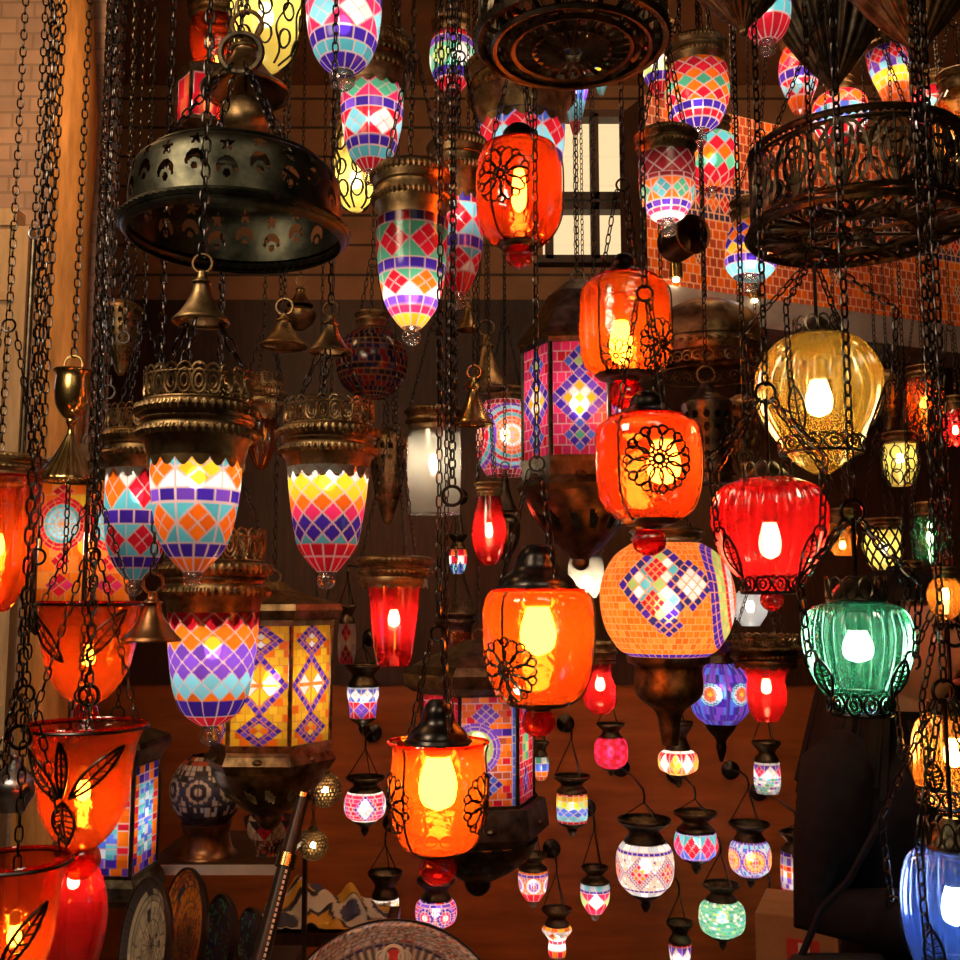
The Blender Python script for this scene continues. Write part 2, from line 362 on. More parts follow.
                    c2 = cv[(ip + iq).astype(int) % len(cv)] * (.8 + .4 * hsh(ip, iq, bi))[..., None]
                c = np.where(ins[..., None], c2, c); d = np.where(ins, dd, d)
        g = np.clip((gw - d) / (gw * .5) + .5, 0, 1)[..., None]
        c = np.clip(c, 0, 1) * (1 - g) + grout * g
        C = np.where(mk[..., None], c, C)
    return C
def mosaic_lathe(prof, bands, nu=220, nv=90, gw=.0009, grout=GROUT, twist=0, rib=0, amp=0):
    """prof is listed top->bottom"""
    p = smoothprof(prof, nv); mb = MB(); mb.lathe(p, nu, rib=rib, amp=amp)
    seg = np.r_[0, np.cumsum(np.linalg.norm(np.diff(p, axis=0), axis=1))]; H = seg[-1]
    V = np.repeat((seg / H)[:, None], nu, 1); U = np.repeat((np.arange(nu) / nu)[None, :], nv, 0)
    R = np.repeat(p[:, 0][:, None], nu, 1)
    return mb, mosaic((U + twist) % 1, V, R, H, bands, gw, grout)
def mosaic_panel(w, h, bands, nx=90, ny=120, gw=.0009, th=.004, grout=GROUT):
    """upright panel facing -Y centred on x=0, z from 0 to h, solid thickness"""
    x = np.linspace(-w / 2, w / 2, nx); z = np.linspace(h, 0, ny); X, Z = np.meshgrid(x, z)
    mb = MB(); i = np.arange(ny - 1)[:, None]; j = np.arange(nx - 1)[None, :]
    q = np.stack([i * nx + j, (i + 1) * nx + j, (i + 1) * nx + j + 1, i * nx + j + 1], -1).reshape(-1, 4)
    mb.add(np.stack([X, np.zeros_like(X), Z], -1), q); 
    c = mosaic(X / w + .5, 1 - Z / h, np.full_like(X, w / 2 / PI), h, bands, gw, grout)
    return mb, c
# ---------------------------------------------------------------- lamp pieces
LP = .55
NL = 0; LAMPS = []
YO = {1: 1.182, 4: 2.078, 5: 1.799, 8: 2.049, 9: 2.295, 10: 2.117, 11: 1.775, 14: 1.99, 16: 3.152, 17: 2.755, 18: 3.051, 22: 3.12, 23: 2.167, 24: 1.831, 26: 1.567, 30: 1.437, 31: 1.243, 34: 1.458, 40: 2.687, 41: 2.829, 42: 2.692, 43: 3.135, 47: 3.26, 49: 2.743, 51: 1.369, 52: 2.415, 57: 2.57, 82: 3.154, 88: 3.241, 91: 1.45, 93: 1.443, 94: 1.762, 95: 1.868, 99: 2.425, 102: 3.004, 103: 1.577, 32: 1.444, 25: 1.925, 87: 2.676}
class Lamp:
    def __init__(s, name, label, cat, cx, y0, y1, Y, group=None, rot=(0, 0, 0), cref=None):
        ym = (y0 + y1) / 2 if cref is None else cref
        s.cx, s.Y, s.y0, s.y1 = cx, Y, y0, y1
        global NL
        LAMPS.append(s); NL += 1; Y = YO.get(NL, Y); s.Y = Y; s.z0 = P(cx, y1, Y).z
        s.o = thing(name, label, cat, (P(cx, ym, Y).x, Y, s.z0), group, rot)
        s.top = CEIL - s.z0
    def z(s, y): return P(s.cx, y, s.Y).z - s.z0
    def r(s, hw, y): return hw * mpp(y, s.Y)
    def prof(s, pts): return [(s.r(h, y), s.z(y)) for h, y in pts]
def light(l, z, power, c=(1, .86, .66), rad=.012, xy=(0, 0)):
    d = bpy.data.lights.new('lamp_light', 'POINT'); d.energy = power * LP; d.color = c; d.shadow_soft_size = rad
    o = bpy.data.objects.new('lamp_light', d); COL.objects.link(o); o.parent = l.o; o.location = (xy[0], xy[1], z); return o
def bulb(l, y, hw, hh, power, mat='warm_bulb', c=(1, .82, .56), socket=True, dx=0):
    """a glowing bulb with its socket above; hw and hh in pixels"""
    R = l.r(hw, y); H = l.r(hh, y); z = l.z(y); x = l.r(dx, y)
    bo = MB().lathe(smoothprof([(R * .1, -H), (R * .8, -H * .75), (R, -H * .1), (R * .75, H * .6), (R * .55, H)], 12), 14, True, True, origin=(x, 0, z)).build('bulb', mat, l.o)
    if socket: MB().lathe([(R * .6, H * .9), (R * .75, H), (R * .75, H * 1.9), (R * .5, H * 2.1)], 12, True, True, origin=(x, 0, z)).build('socket', 'ceramic_socket', bo)
    light(l, z, power, c, max(.004, min(R, H) * .8), (x, 0))
def chain(l, p0, p1, mat='black_iron', pitch=.016, wire=.0014, wid=.0046, name='chain'):
    return MB().chain(p0, p1, pitch, wire, wid).build(name, mat, l.o)
def hang(l, z, mat='black_iron', pitch=.016, wire=.0015, wid=.0048):
    return chain(l, (0, 0, z), (0, 0, l.top), mat, pitch, wire, wid, 'suspension_chain')
def three(l, R, z, zc, mat='black_iron', rc=.012, n=3, rot=.0, **k):
    for i in range(n):
        a = 2 * PI * i / n - PI / 2 + rot
        chain(l, (R * math.cos(a), R * math.sin(a), z), (rc * math.cos(a), rc * math.sin(a), zc), mat, **k)
def bell(l, yb, yt, hw, mat='antique_brass', ring=True, name='bell_cap'):
    zb, zt = l.z(yb), l.z(yt); R = l.r(hw, yb); h = zt - zb
    mb = MB().lathe(smoothprof([(R * 1.02, zb), (R, zb + h * .04), (R * .72, zb + h * .22), (R * .42, zb + h * .5), (R * .30, zb + h * .72), (R * .34, zb + h * .78), (R * .2, zb + h * .86), (R * .16, zt)], 24), 32, False, True)
    mb.torus(R, R * .06, zb, 32); mb.torus(R * .33, R * .05, zb + h * .78, 24); bo = mb.build(name, mat, l.o)
    if ring:
        rr = R * .36; MB().torus(rr, rr * .16, zt + rr * .9, 20, 6, axis='y').build('hook_ring', mat, bo); return zt + rr * 1.8
    return zt
def crown(l, y0, y1, hw, gallery=True, mat='antique_brass', n=24, skirt=True, low=.80):
    z0, z1 = l.z(y0), l.z(y1); R = l.r(hw, (y0 + y1) / 2); h = z0 - z1; Z = lambda t: z0 - h * t
    if gallery:
        g = MB(); w = R * .022
        g.hoops(n, R * .90, Z(.20), R * .90 * PI / n * .98, h * .13, w); g.hoops(n, R * .895, Z(.20), R * PI / n * .45, h * .07, w)
        g.torus(R * .90, w * 1.1, Z(.36), 44, 5); g.torus(R * .90, w, Z(.09), 44, 5)
        for k in range(n):                                          # scalloped top edge
            a = 2 * PI * k / n - PI / 2; t = np.linspace(0, PI, 7); aa = a + PI / n * np.cos(t)
            g.tube(np.stack([R * .9 * np.cos(aa), R * .9 * np.sin(aa), Z(.09) + h * .09 * np.sin(t)], 1), w, 4)
        s = .36
    else: s = .02
    S = lambda t: s + (1 - s) * t
    b = MB().lathe([(R * .80, Z(S(0))), (R * .93, Z(S(.02))), (R * 1.0, Z(S(.10))), (R * 1.0, Z(S(.2))), (R * .93, Z(S(.27))), (R * .90, Z(S(.40))), (R * .95, Z(S(.46))), (R * .94, Z(S(.62))), (R * .87, Z(S(.70))), (R * (low + .04), Z(S(.85))), (R * low, Z(1))], 48)
    b.torus(R * .99, h * .05, Z(S(.15)), 240, 6, beads=48); b.torus(R * .945, h * .05, Z(S(.54)), 240, 6, beads=48); b.torus(R * .93, h * .02, Z(S(.32)), 44, 5)
    co_ = b.build('crown', mat, l.o)
    if gallery: g.build('gallery', mat, co_)
    if skirt:
        m = 18; u = np.linspace(0, 1, m * 8 + 1)[:-1]; th = 2 * PI * u; ed = .09 * h * np.abs(np.sin(th * m / 2)); q = MB(); rows = []
        for k in range(3):
            f = k / 2; rr = R * (low + .015); rows.append(np.stack([rr * np.cos(th), rr * np.sin(th), Z(.97) - f * (h * .03 + ed)], 1))
        N = len(th); i = np.arange(2)[:, None]; j = np.arange(N)[None]; j2 = (j + 1) % N
        q.add(np.concatenate(rows), np.stack([i * N + j, i * N + j2, (i + 1) * N + j2, (i + 1) * N + j], -1).reshape(-1, 4))
        q.build('scalloped_skirt', mat, co_)
    return R, z0, z1
def finial(l, y, r, mat='clear_glass', name='glass_finial', stem=True):
    R = l.r(r, y); z = l.z(y); b = MB()
    b.ball((0, 0, z), R, 16, 9, .95)
    if stem: b.lathe([(R * .75, z + R * .6), (R * .55, z + R * .95), (R * .8, z + R * 1.3)], 16)
    return b.build(name, mat, l.o)
def mosaic_lamp(name, label, cx, Y, shade, bands, fin=None, crn=None, conv=None, bel=None, B=1., by=None, group=None, gal=True, nu=220, nv=90, gw=.0012, grout=GROUT, mat='antique_brass', rot=(0, 0, 0), tw=0, cat='hanging lamp', chains=3, cpitch=.018, rib=0, amp=0, bulbc=(1, .88, .70), low=.8, hangit=True):
    """shade: [(half width, y)...] top->bottom in pixels; crn=(y0,y1,hw); bel=(ybottom,ytop,hw)"""
    ys = [y for _, y in shade]; ytop = crn[0] if crn else ys[0]; yb = fin[0] + fin[1] if fin else ys[-1]
    l = Lamp(name, label, cat, cx, ytop, yb, Y, group, rot)
    mb, c = mosaic_lathe(l.prof(shade), bands, nu, nv, gw, grout, tw, rib, amp); mb.build('mosaic_shade', 'mosaic_glass', l.o, col=c)
    hwm = max(h for h, _ in shade); by = by or (ys[0] * .55 + ys[-1] * .45); r = l.r(hwm, by)
    b_r = hwm * .2
    R, H = l.r(b_r, by), l.r(b_r * 1.3, by); z = l.z(by)
    if B > .1: MB().ball((0, 0, z), R, 12, 7, 1.3).build('bulb', 'white_bulb', l.o)
    light(l, z, B * 20 * r * r, bulbc, max(.003, R * .8))
    if fin: finial(l, *fin)
    if crn:
        R, z0, z1 = crown(l, crn[0], crn[1], crn[2], gal, mat, low=low); zt = z0
        Rr = R * .88
    else: Rr = l.r(shade[0][0], ys[0]) * .95; zt = l.z(ys[0])
    if not hangit: return l
    if bel:
        zc = bell(l, *bel, mat=mat); three(l, Rr, zt - .002, l.z(bel[0]), rc=l.r(bel[2] * .7, bel[0]), n=chains, pitch=cpitch); hang(l, zc - .002)
    else:
        zc = l.z(conv) if conv else zt + Rr * 3.2
        three(l, Rr, zt - .002, zc, n=chains, pitch=cpitch); MB().torus(.012, .002, zc + .008, 16, 5, axis='y').build('hook_ring', 'black_iron', l.o); hang(l, zc + .018, pitch=cpitch)
    return l
# curved ironwork laid on a glass of radius function rf(z)
def rfun(prof):
    p = sorted((z, r) for r, z in prof); zs = [a for a, _ in p]; rs = [b for _, b in p]
    return lambda z: np.interp(z, zs, rs)
def onglass(rf, ang, zc, a, b, off=.003):
    """tangent offsets a (sideways) and b (up) about angle ang (0 = towards camera)"""
    z = zc + np.asarray(b, float); r0 = max(float(rf(zc)), .02); th = ang - PI / 2 + np.asarray(a, float) / r0; r = rf(z) + off
    return np.stack([r * np.cos(th), r * np.sin(th), z], 1)
def medallion(l, rf, ang, zc, S, mat='black_iron', n=10, off=.004, wire=None):
    w = wire or max(.0011, S * .035); t = np.linspace(0, 2 * PI, 13)[:-1]; mb = MB()
    for k in range(n):
        a0 = 2 * PI * k / n; ca, sa = math.cos(a0), math.sin(a0)
        u = S * (.60 + .36 * np.cos(t)); v = S * .20 * np.sin(t)
        mb.tube(onglass(rf, ang, zc, u * ca - v * sa, u * sa + v * ca, off), w, 4, True)
        u = S * (.86 + .13 * np.cos(t)); v = S * .13 * np.sin(t); c2, s2 = math.cos(a0 + PI / n), math.sin(a0 + PI / n)
        mb.tube(onglass(rf, ang, zc, u * c2 - v * s2, u * s2 + v * c2, off), w, 4, True)
        mb.tube(onglass(rf, ang, zc, np.array([.08, .3]) * S * ca, np.array([.08, .3]) * S * sa, off), w, 4)
    mb.tube(onglass(rf, ang, zc, S * .14 * np.cos(t), S * .14 * np.sin(t), off + w), w * 1.6, 5, True)
    return mb.build('iron_medallion', mat, l.o)
def leaf(mb, rf, a0, z0, a1, z1, width, off=.004, w=.0016, veins=6):
    """outlined leaf from (angle,z) to (angle,z)"""
    t = np.linspace(0, 1, 16); zc = (z0 + z1) / 2
    aa = a0 + (a1 - a0) * t; zz = z0 + (z1 - z0) * t; R = max(float(rf(zc)), .02)
    dx, dz = (a1 - a0) * R, (z1 - z0); L = math.hypot(dx, dz); nx, nz = -dz / L, dx / L
    prof = width * np.sin(PI * t) ** .8
    def pt(s): th = aa + s * prof * nx / R - PI / 2; z = zz + s * prof * nz; r = rf(z) + off; return np.stack([r * np.cos(th), r * np.sin(th), z], 1)
    mb.tube(pt(1), w, 5); mb.tube(pt(-1), w, 5); mb.tube(pt(0), w * .8, 4)
    A, B = pt(.95), pt(-.95)
    for k in np.linspace(2, 13, veins).astype(int): mb.tube([A[k], pt(0)[max(0, k - 1)], B[k]], w * .55, 4)
def jar(name, label, cx, Y, pts, mat, B, by, cap, knob, medals=(), conv=None, bw=(9, 16), group=None, cat='hanging lamp', kmat='red_glass', bdx=0, med_n=10, foot=None, straps=3, hw_chain=.018):
    """smooth glass jar in iron mounts: cap=(y0,y1,hw), knob=(y,r)"""
    l = Lamp(name, label, cat, cx, cap[0], knob[0] + knob[1] if knob else pts[-1][1], Y, group)
    pr = l.prof(pts); sm = smoothprof(pr, 34); MB().lathe(sm, 56).torus(pr[0][0], .0022, pr[0][1], 56, 6).build('glass_jar', mat, l.o); rf = rfun([tuple(x) for x in sm])
    hwm = max(h for h, _ in pts); r = l.r(hwm, by); bulb(l, by, bw[0] * 1.3, bw[1] * 1.15, B * 34 * r * r, dx=bdx)
    y0, y1, ch = cap; R = l.r(ch, y1); zt, zb = l.z(y0), l.z(y1); h = zt - zb
    c = MB().lathe(smoothprof([(R, zb), (R * 1.03, zb + h * .12), (R * .9, zb + h * .3), (R * .62, zb + h * .5), (R * .5, zb + h * .8), (R * .3, zt)], 16), 32, True, True); c.torus(R, h * .08, zb + h * .06, 60, 6, beads=30)
    c.build('cap', 'black_iron', l.o)
    if knob:
        ky, kr = knob; zk = l.z(ky); rk = l.r(kr, ky); zj = pr[-1][1]
        q = MB().lathe(smoothprof([(rk * .35, zk - rk * .9), (rk * .85, zk - rk * .55), (rk, zk), (rk * .8, zk + rk * .6), (rk * .7, zk + rk * .8)], 14), 24, True, True, rib=10, amp=.12); q.build('glass_knob', kmat, l.o)
        rj = pr[-1][0]; f = MB().lathe(smoothprof([(rk * .78, zk + rk * .7), (rk * .95, zk + rk * .9), (max(rj, rk * .9) * .9, zj - .004), (rj * 1.12, zj + .004)], 10), 28)
        f.hoops(9, max(rj, rk) * 1.05, zj + rj * .16, max(rj, rk) * .30, rj * .2, .0014, tilt=rj * .12); f.build('bottom_cup', 'dark_bronze', l.o)
    for m in medals: medallion(l, rf, math.radians(m[0]), l.z(m[1]), l.r(m[2], m[1]), n=med_n)
    for i in range(straps):                                         # iron straps that hold the glass
        a = 2 * PI * (i + .5) / straps + .35; zz = np.linspace(pr[-1][1], zb, 18); th = a - PI / 2
        MB().tube(np.stack([(rf(zz) + .003) * math.cos(th), (rf(zz) + .003) * math.sin(th), zz], 1), .0016, 5).build('strap', 'black_iron', l.o)
    zc = l.z(conv) if conv else zt + R * 3
    three(l, R * .95, zb + h * .15, zc, n=3, rot=.5, pitch=hw_chain); MB().torus(.012, .0022, zc + .01, 16, 5, axis='y').build('hook_ring', 'black_iron', l.o); hang(l, zc + .02, pitch=hw_chain)
    l.rf = rf; l.pr = pr; return l
def ribbed(name, label, cx, Y, pts, mat, B, by, cap, hold, knob=None, conv=None, ribs=26, arms=4, bw=(14, 17), rot=.3, kmat=None, amp=.13, bmat='white_bulb', c=(1, .9, .72), arm_top=.45, group=None, hang_on=True):
    """melon-ribbed glass in an iron holder: cap=(y0,y1,hw), hold=(y,hw)"""
    l = Lamp(name, label, 'hanging lamp', cx, cap[0], knob[0] + knob[1] if knob else pts[-1][1], Y, group)
    pr = l.prof(pts); sm = smoothprof(pr, 44); MB().lathe(sm, 234, False, True, rib=ribs, amp=amp).build('ribbed_glass', mat, l.o); rf = rfun([tuple(x) for x in sm])
    hwm = max(h for h, _ in pts); r = l.r(hwm, by); bulb(l, by, bw[0], bw[1], B * 30 * r * r, bmat, c)
    y0, y1, ch = cap; R = l.r(ch, y1); zt, zb = l.z(y0), l.z(y1); h = zt - zb
    cc = MB().lathe([(R, zb), (R * 1.05, zb + h * .15), (R * .95, zb + h * .3), (R * .7, zb + h * .6), (R * .3, zt)], 30, True, True); cc.hoops(12, R * 1.02, zb + h * .55, R * .25, h * .4, .0014); cc.build('cap', 'dark_bronze', l.o)
    yh, hh = hold; zh = l.z(yh); Rh = float(rf(zh)) + .005
    ho = MB().torus(Rh, .0025, zh - .012, 40, 6); ho.torus(Rh + .001, .002, zh + .012, 40, 6); ho.hoops(12, Rh + .002, zh, Rh * .25, .011, .0019); ho.hoops(12, Rh + .003, zh, Rh * .1, .005, .0016); ho.build('scroll_ring', 'black_iron', l.o)
    ztop = l.z(pts[0][1]); zc = l.z(conv) if conv else zt + .25
    for i in range(arms):
        a = 2 * PI * i / arms + rot; za = zh + (ztop - zh) * arm_top; am = MB()
        leaf(am, lambda z: rf(z) + .004, a, zh + .01, a, za, .011, .004, .0019, 7)
        t = np.linspace(0, PI * 1.35, 9); rr = float(rf(za)) + .008 + .012 * (1 - np.cos(t)) / 1.2; am.tube(np.stack([rr * np.cos(a - PI / 2), rr * np.sin(a - PI / 2), za + .010 * np.sin(t)], 1), .0018, 5)
        am.build('leaf_arm', 'black_iron', l.o)
        ra = float(rf(za)) + .022
        k0 = np.array((ra * math.cos(a - PI / 2), ra * math.sin(a - PI / 2), za + .004)); rm = l.r(hwm, by) + .03
        zm = ztop + .02; k1 = np.array((rm * math.cos(a - PI / 2), rm * math.sin(a - PI / 2), zm)) * np.array([1, 1, 1])
        chain(l, k0, k1); chain(l, k1, (.012 * math.cos(a - PI / 2), .012 * math.sin(a - PI / 2), zc))
    if knob: finial(l, knob[0], knob[1], kmat or mat, 'glass_knob')
    MB().tube([(0, 0, zt - .003), (0, 0, zc + .002)], .003, 6).build('stem_rod', 'black_iron', l.o)
    MB().torus(.014, .0024, zc + .01, 16, 5, axis='y').build('hook_ring', 'black_iron', l.o); hang(l, zc + .022)
    l.rf = rf; return l
def vase(name, label, cx, Y, pts, mat, B, by, crn=None, conv=None, bw=(6, 11), group=None, knob=None, kmat=None, hw_crown=None, cat='hanging lamp', n=40, hangit=True, rim=True, bmat='warm_bulb', square=False, pitch=.014, c=(1, .82, .56), gal=False):
    """plain blown glass lamp, optionally under a brass gallery"""
    yt = crn[0] if crn else pts[0][1]; l = Lamp(name, label, cat, cx, yt, (knob[0] + knob[1]) if knob else pts[-1][1], Y, group)
    pr = l.prof(pts); sm = smoothprof(pr, 34); m = MB().lathe(sm, n, False, True)
    if rim: m.torus(pr[0][0], .002, pr[0][1], n, 6)
    m.build('glass_shade', mat, l.o); hwm = max(h for h, _ in pts); r = l.r(hwm, by); bulb(l, by, bw[0], bw[1], B * 34 * r * r, bmat, c)
    zt = l.z(pts[0][1]); Rr = pr[0][0]
    if crn: R, z0, z1 = crown(l, crn[0], crn[1], crn[2], gal, low=.86); zt, Rr = z0, R * .85
    if knob:
        zk, rk = l.z(knob[0]), l.r(knob[1], knob[0]); zj, rj = pr[-1][1], pr[-1][0]
        MB().lathe(smoothprof([(rk * .5, zk - rk), (rk, zk - rk * .4), (rk * .95, zk + rk * .3), (rk * .6, zk + rk * .8), (rj * .9, zj + .002)], 14), 24, True, False).build('glass_knob', kmat or mat, l.o)
    if hangit:
        zc = l.z(conv) if conv else zt + Rr * 3.2
        three(l, Rr, zt - .001, zc, pitch=pitch, wire=.0012, wid=.004, rot=.4); MB().torus(.010, .0018, zc + .007, 14, 5, axis='y').build('hook_ring', 'black_iron', l.o); hang(l, zc + .016, pitch=pitch, wire=.0012, wid=.0042)
    l.rf = rfun([tuple(x) for x in sm]); l.pr = pr; return l
WALL_Y = 4.3
def wall_lamp(label, cx, shade, bands, crn, yk, B=1., nu=110, nv=44, Y=4.02, tassel=None, fin=None, gw=.0011, mat=None, grout=GROUT, name='small_mosaic_lamp', by=None, ring=True, group='small lamps hung along the wooden wall'):
    """small globe lamp hung by three wires from a wall bracket; crn=(y0,y1,hw); yk = pixel row of the bracket rosette"""
    ys = [y for _, y in shade]; yb = tassel[0] if tassel else (fin[0] + fin[1] if fin else ys[-1])
    l = Lamp(name, label, 'small lamp', cx, crn[0], yb, Y, group)
    pr = l.prof(shade); hwm = max(h for h, _ in shade); by = by or sum(ys) / len(ys); r = l.r(hwm, by); z = l.z(by)
    if bands is None: MB().lathe(smoothprof(pr, 24), 32).build('glass_shade', mat, l.o)
    else:
        mb, c = mosaic_lathe(pr, bands, nu, nv, gw, grout); mb.build('mosaic_shade', mat or 'mosaic_glass', l.o, col=c)
    if B > .2: MB().ball((0, 0, z), r * .22, 10, 7, 1.2).build('bulb', 'white_bulb', l.o)
    light(l, z, B * 17 * r * r, (1, .88, .7), r * .16)
    R = l.r(crn[2], crn[0]); z0, z1 = l.z(crn[0]), l.z(crn[1]); h = z0 - z1; rb = pr[0][0]
    MB().lathe(smoothprof([(R, z0), (R * 1.02, z0 - h * .1), (R * .8, z0 - h * .3), (R * .6, z0 - h * .55), (max(rb, R * .5) * 1.02, z1 + h * .1), (rb * 1.04, z1 - .002)], 14), 28).torus(R, .003, z0, 28, 5).build('crown', 'dark_bronze', l.o)
    if tassel:
        zt = pr[-1][1]; zb = 0; rt = pr[-1][0]; hh = zt - zb
        MB().lathe(smoothprof([(rt * 1.03, zt + .002), (rt * .9, zt - hh * .12), (rt * .45, zt - hh * .35), (rt * .28, zt - hh * .5), (rt * .34, zt - hh * .62), (rt * .1, zb)], 14), 20, False, True).build('bottom_cap', 'dark_bronze', l.o)
    if fin: finial(l, fin[0], fin[1], 'white_glass' if len(fin) < 3 else fin[2], 'finial')
    zk = l.z(yk); mb = MB()
    for i in range(3):
        a = 2 * PI * i / 3 - PI / 2 + .4; MB().tube([(R * .95 * math.cos(a), R * .95 * math.sin(a), z0), (0, 0, zk - .025)], .0022, 5).build('hanger_wire', 'black_iron', l.o)
    d = WALL_Y - Y; br = MB().lathe([(.001, 0), (.020, .004), (.030, .012), (.036, .016), (.036, .028)], 20, True, True)
    v = br.v[0]; br.v[0] = np.stack([v[:, 0], v[:, 2] + d - .028, v[:, 1] + zk], 1)
    br.tube([(0, d - .02, zk), (0, d * .4, zk + .02), (0, .01, zk + .015), (0, -.008, zk - .005), (0, 0, zk - .028)], .004, 6); br.build('wall_bracket', 'black_iron', l.o)
    return l
def lantern(name, label, cx, Y, N, R, yt, yb, rot, bandsf, roof, base, B=1., group=None, conv=None, under=None, mat='dark_bronze', gw=.0008, panelmat='mosaic_glass', by=None, nx=70, ny=110, post=.004, bulbs=1, hangit=True, grout=GROUT):
    """N-sided lantern of mosaic panels. R px from axis to corner; roof / base: [(R,y)...] px outlines; under: round bowl outline"""
    ally = [y for _, y in roof + base] + [y for _, y in (under or [])]
    l = Lamp(name, label, 'lantern', cx, min(ally), max(ally), Y, group, cref=(yt + yb) / 2)
    Rm = l.r(R, (yt + yb) / 2); zt, zb = l.z(yt), l.z(yb); side = 2 * Rm * math.sin(PI / N); ap = Rm * math.cos(PI / N)
    for i in range(N):
        phi = rot + 2 * PI * i / N                                  # facing direction: 0 = towards the camera
        w = side - 2 * post - .004; b = bandsf(i)
        mb, c = mosaic_panel(w, zt - zb, b, nx, ny, gw, grout=grout); v = mb.v[0]; x, y = v[:, 0].copy(), v[:, 1].copy() - ap
        mb.v[0] = np.stack([x * math.cos(phi) - y * math.sin(phi), x * math.sin(phi) + y * math.cos(phi), v[:, 2] + zb], 1)
        mb.build('mosaic_panel', panelmat, l.o, col=c, smooth=False)
    fr = MB()
    for i in range(N):
        a = rot + 2 * PI * (i + .5) / N - PI / 2; fr.lathe([(post * 1.3, zb - .002), (post * 1.3, zt + .002)], 6, True, True, origin=(Rm * math.cos(a), Rm * math.sin(a), 0))
    off = .5 - rot * 0
    def ringp(R0, z0, R1, z1): fr.prism(R0, z0, R1, z1, N, .5 + rot * N / (2 * PI))
    ringp(Rm * 1.05, zt - .002, Rm * 1.05, zt + .012); ringp(Rm * 1.05, zb - .012, Rm * 1.05, zb + .002); fr.build('frame', mat, l.o, smooth=False)
    rf_ = MB(); pr = l.prof(roof)
    for a, b in zip(pr[:-1], pr[1:]): rf_.prism(a[0], a[1], b[0], b[1], N, .5 + rot * N / (2 * PI)) if a[1] < b[1] else rf_.prism(b[0], b[1], a[0], a[1], N, .5 + rot * N / (2 * PI))
    rf_.build('roof', mat, l.o, smooth=False)
    bs = MB(); pb = l.prof(base)
    for a, b in zip(pb[:-1], pb[1:]): bs.prism(b[0], b[1], a[0], a[1], N, .5 + rot * N / (2 * PI)) if a[1] > b[1] else bs.prism(a[0], a[1], b[0], b[1], N, .5 + rot * N / (2 * PI))
    for i in range(N):                                              # cast rosette on each side of the base
        phi = rot + 2 * PI * i / N - PI / 2; rr = pb[0][0] * math.cos(PI / N) + .002; zc = (pb[0][1] + pb[-1][1]) / 2; bs.ball((rr * math.cos(phi), rr * math.sin(phi), zc), side * .10, 10, 7, .6)
    bs.build('base', mat, l.o, smooth=False)
    if under:
        pu = smoothprof(l.prof(under), 22)
        MB().lathe(pu, 120, keep=lambda u, v: ~((np.abs(v - .38 - .5 * (((u * 14) % 1) - .5) * .5) < .10) & (np.abs(((u * 14) % 1) - .5) < .22))).ball((0, 0, pu[-1][1]), pu[-1][0] * 1.2 + .004, 12, 8).build('pierced_bowl', mat, l.o); light(l, pu[6][1], B * 14 * Rm * Rm, (1, .9, .7))  # second light added in the bowl, without a bulb, so its slots glow
    by = by or (yt + yb) / 2; z = l.z(by); MB().ball((0, 0, z), Rm * .16, 12, 8, 1.4).build('bulb', 'white_bulb', l.o); light(l, z, B * 20 * Rm * Rm, (1, .86, .66), Rm * .12)
    if hangit:
        zr = max(p[1] for p in pr); MB().torus(.016, .003, zr + .012, 18, 6, axis='y').build('hook_ring', mat, l.o); hang(l, zr + .025)
    return l
# ================================================================ the setting
def slab(name, x0, x1, y0, y1, z0, z1, mat):
    o = MB().box((x0, y0, z0), (x1, y1, z1)).build(name, mat, None, False); return struct(o)
slab('floor', -3, 3.2, -1.5, 5.2, -.1, 0, 'floor_stone')
slab('ceiling', -3, 3.2, -1.5, 5.2, CEIL, CEIL + .1, 'plank_wall')
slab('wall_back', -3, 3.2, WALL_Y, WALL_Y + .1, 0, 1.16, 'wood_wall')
slab('wall_back_dim_band', -3, 3.2, WALL_Y - .01, WALL_Y + .1, 1.16, 2.75, 'dark_timber')  # near-black colour stands in for the unlit depth of the shop
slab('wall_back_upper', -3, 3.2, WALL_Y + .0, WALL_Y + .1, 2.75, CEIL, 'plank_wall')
WL = 3.0
xl = P(98, 200, WL).x
slab('wall_left', -3, xl, WL, WL + .15, 0, CEIL, 'brick_wall')
xa, xb = P(54, 150, WL).x, P(100, 150, WL).x
tb = MB()
zz = np.linspace(0, CEIL, 40); n = 10
path = np.stack([(xa + xb) / 2 + .012 * np.sin(zz * 3.1), np.full(40, WL - .05), zz], 1); tb.tube(path, .062 + .008 * np.sin(zz * 7), n)
struct(tb.build('trim_1', 'old_timber'))
for i, (px, w) in enumerate(((22, .05), (6, .035), (47, .03))):
    x = P(px, 350, WL).x; zt = P(px, 232, WL).z
    slab('trim_%d' % (i + 2), x - w / 2, x + w / 2, WL - .05, WL + .0, 0, zt, 'pale_timber' if i < 2 else 'old_timber')
xw = P(1, 300, WL).x; zt, zb = P(0, 232, WL).z, P(0, 372, WL).z
emis('night_glass', (.6, .75, 1), .9)
w = MB().box((xw - .5, WL - .03, zb), (xw + .02, WL - .02, zt)).build('window_1', 'night_glass', None, False); struct(w)
slab('trim_5', xw - .5, xw + .06, WL - .06, WL - .0, (zt + zb) / 2 - .012, (zt + zb) / 2 + .012, 'pale_timber')
slab('trim_6', xw - .5, xw + .06, WL - .06, WL - .0, zt, zt + .05, 'pale_timber')
slab('wall_right', 2.55, 2.65, 2.2, WALL_Y, 0, CEIL, 'dark_timber')
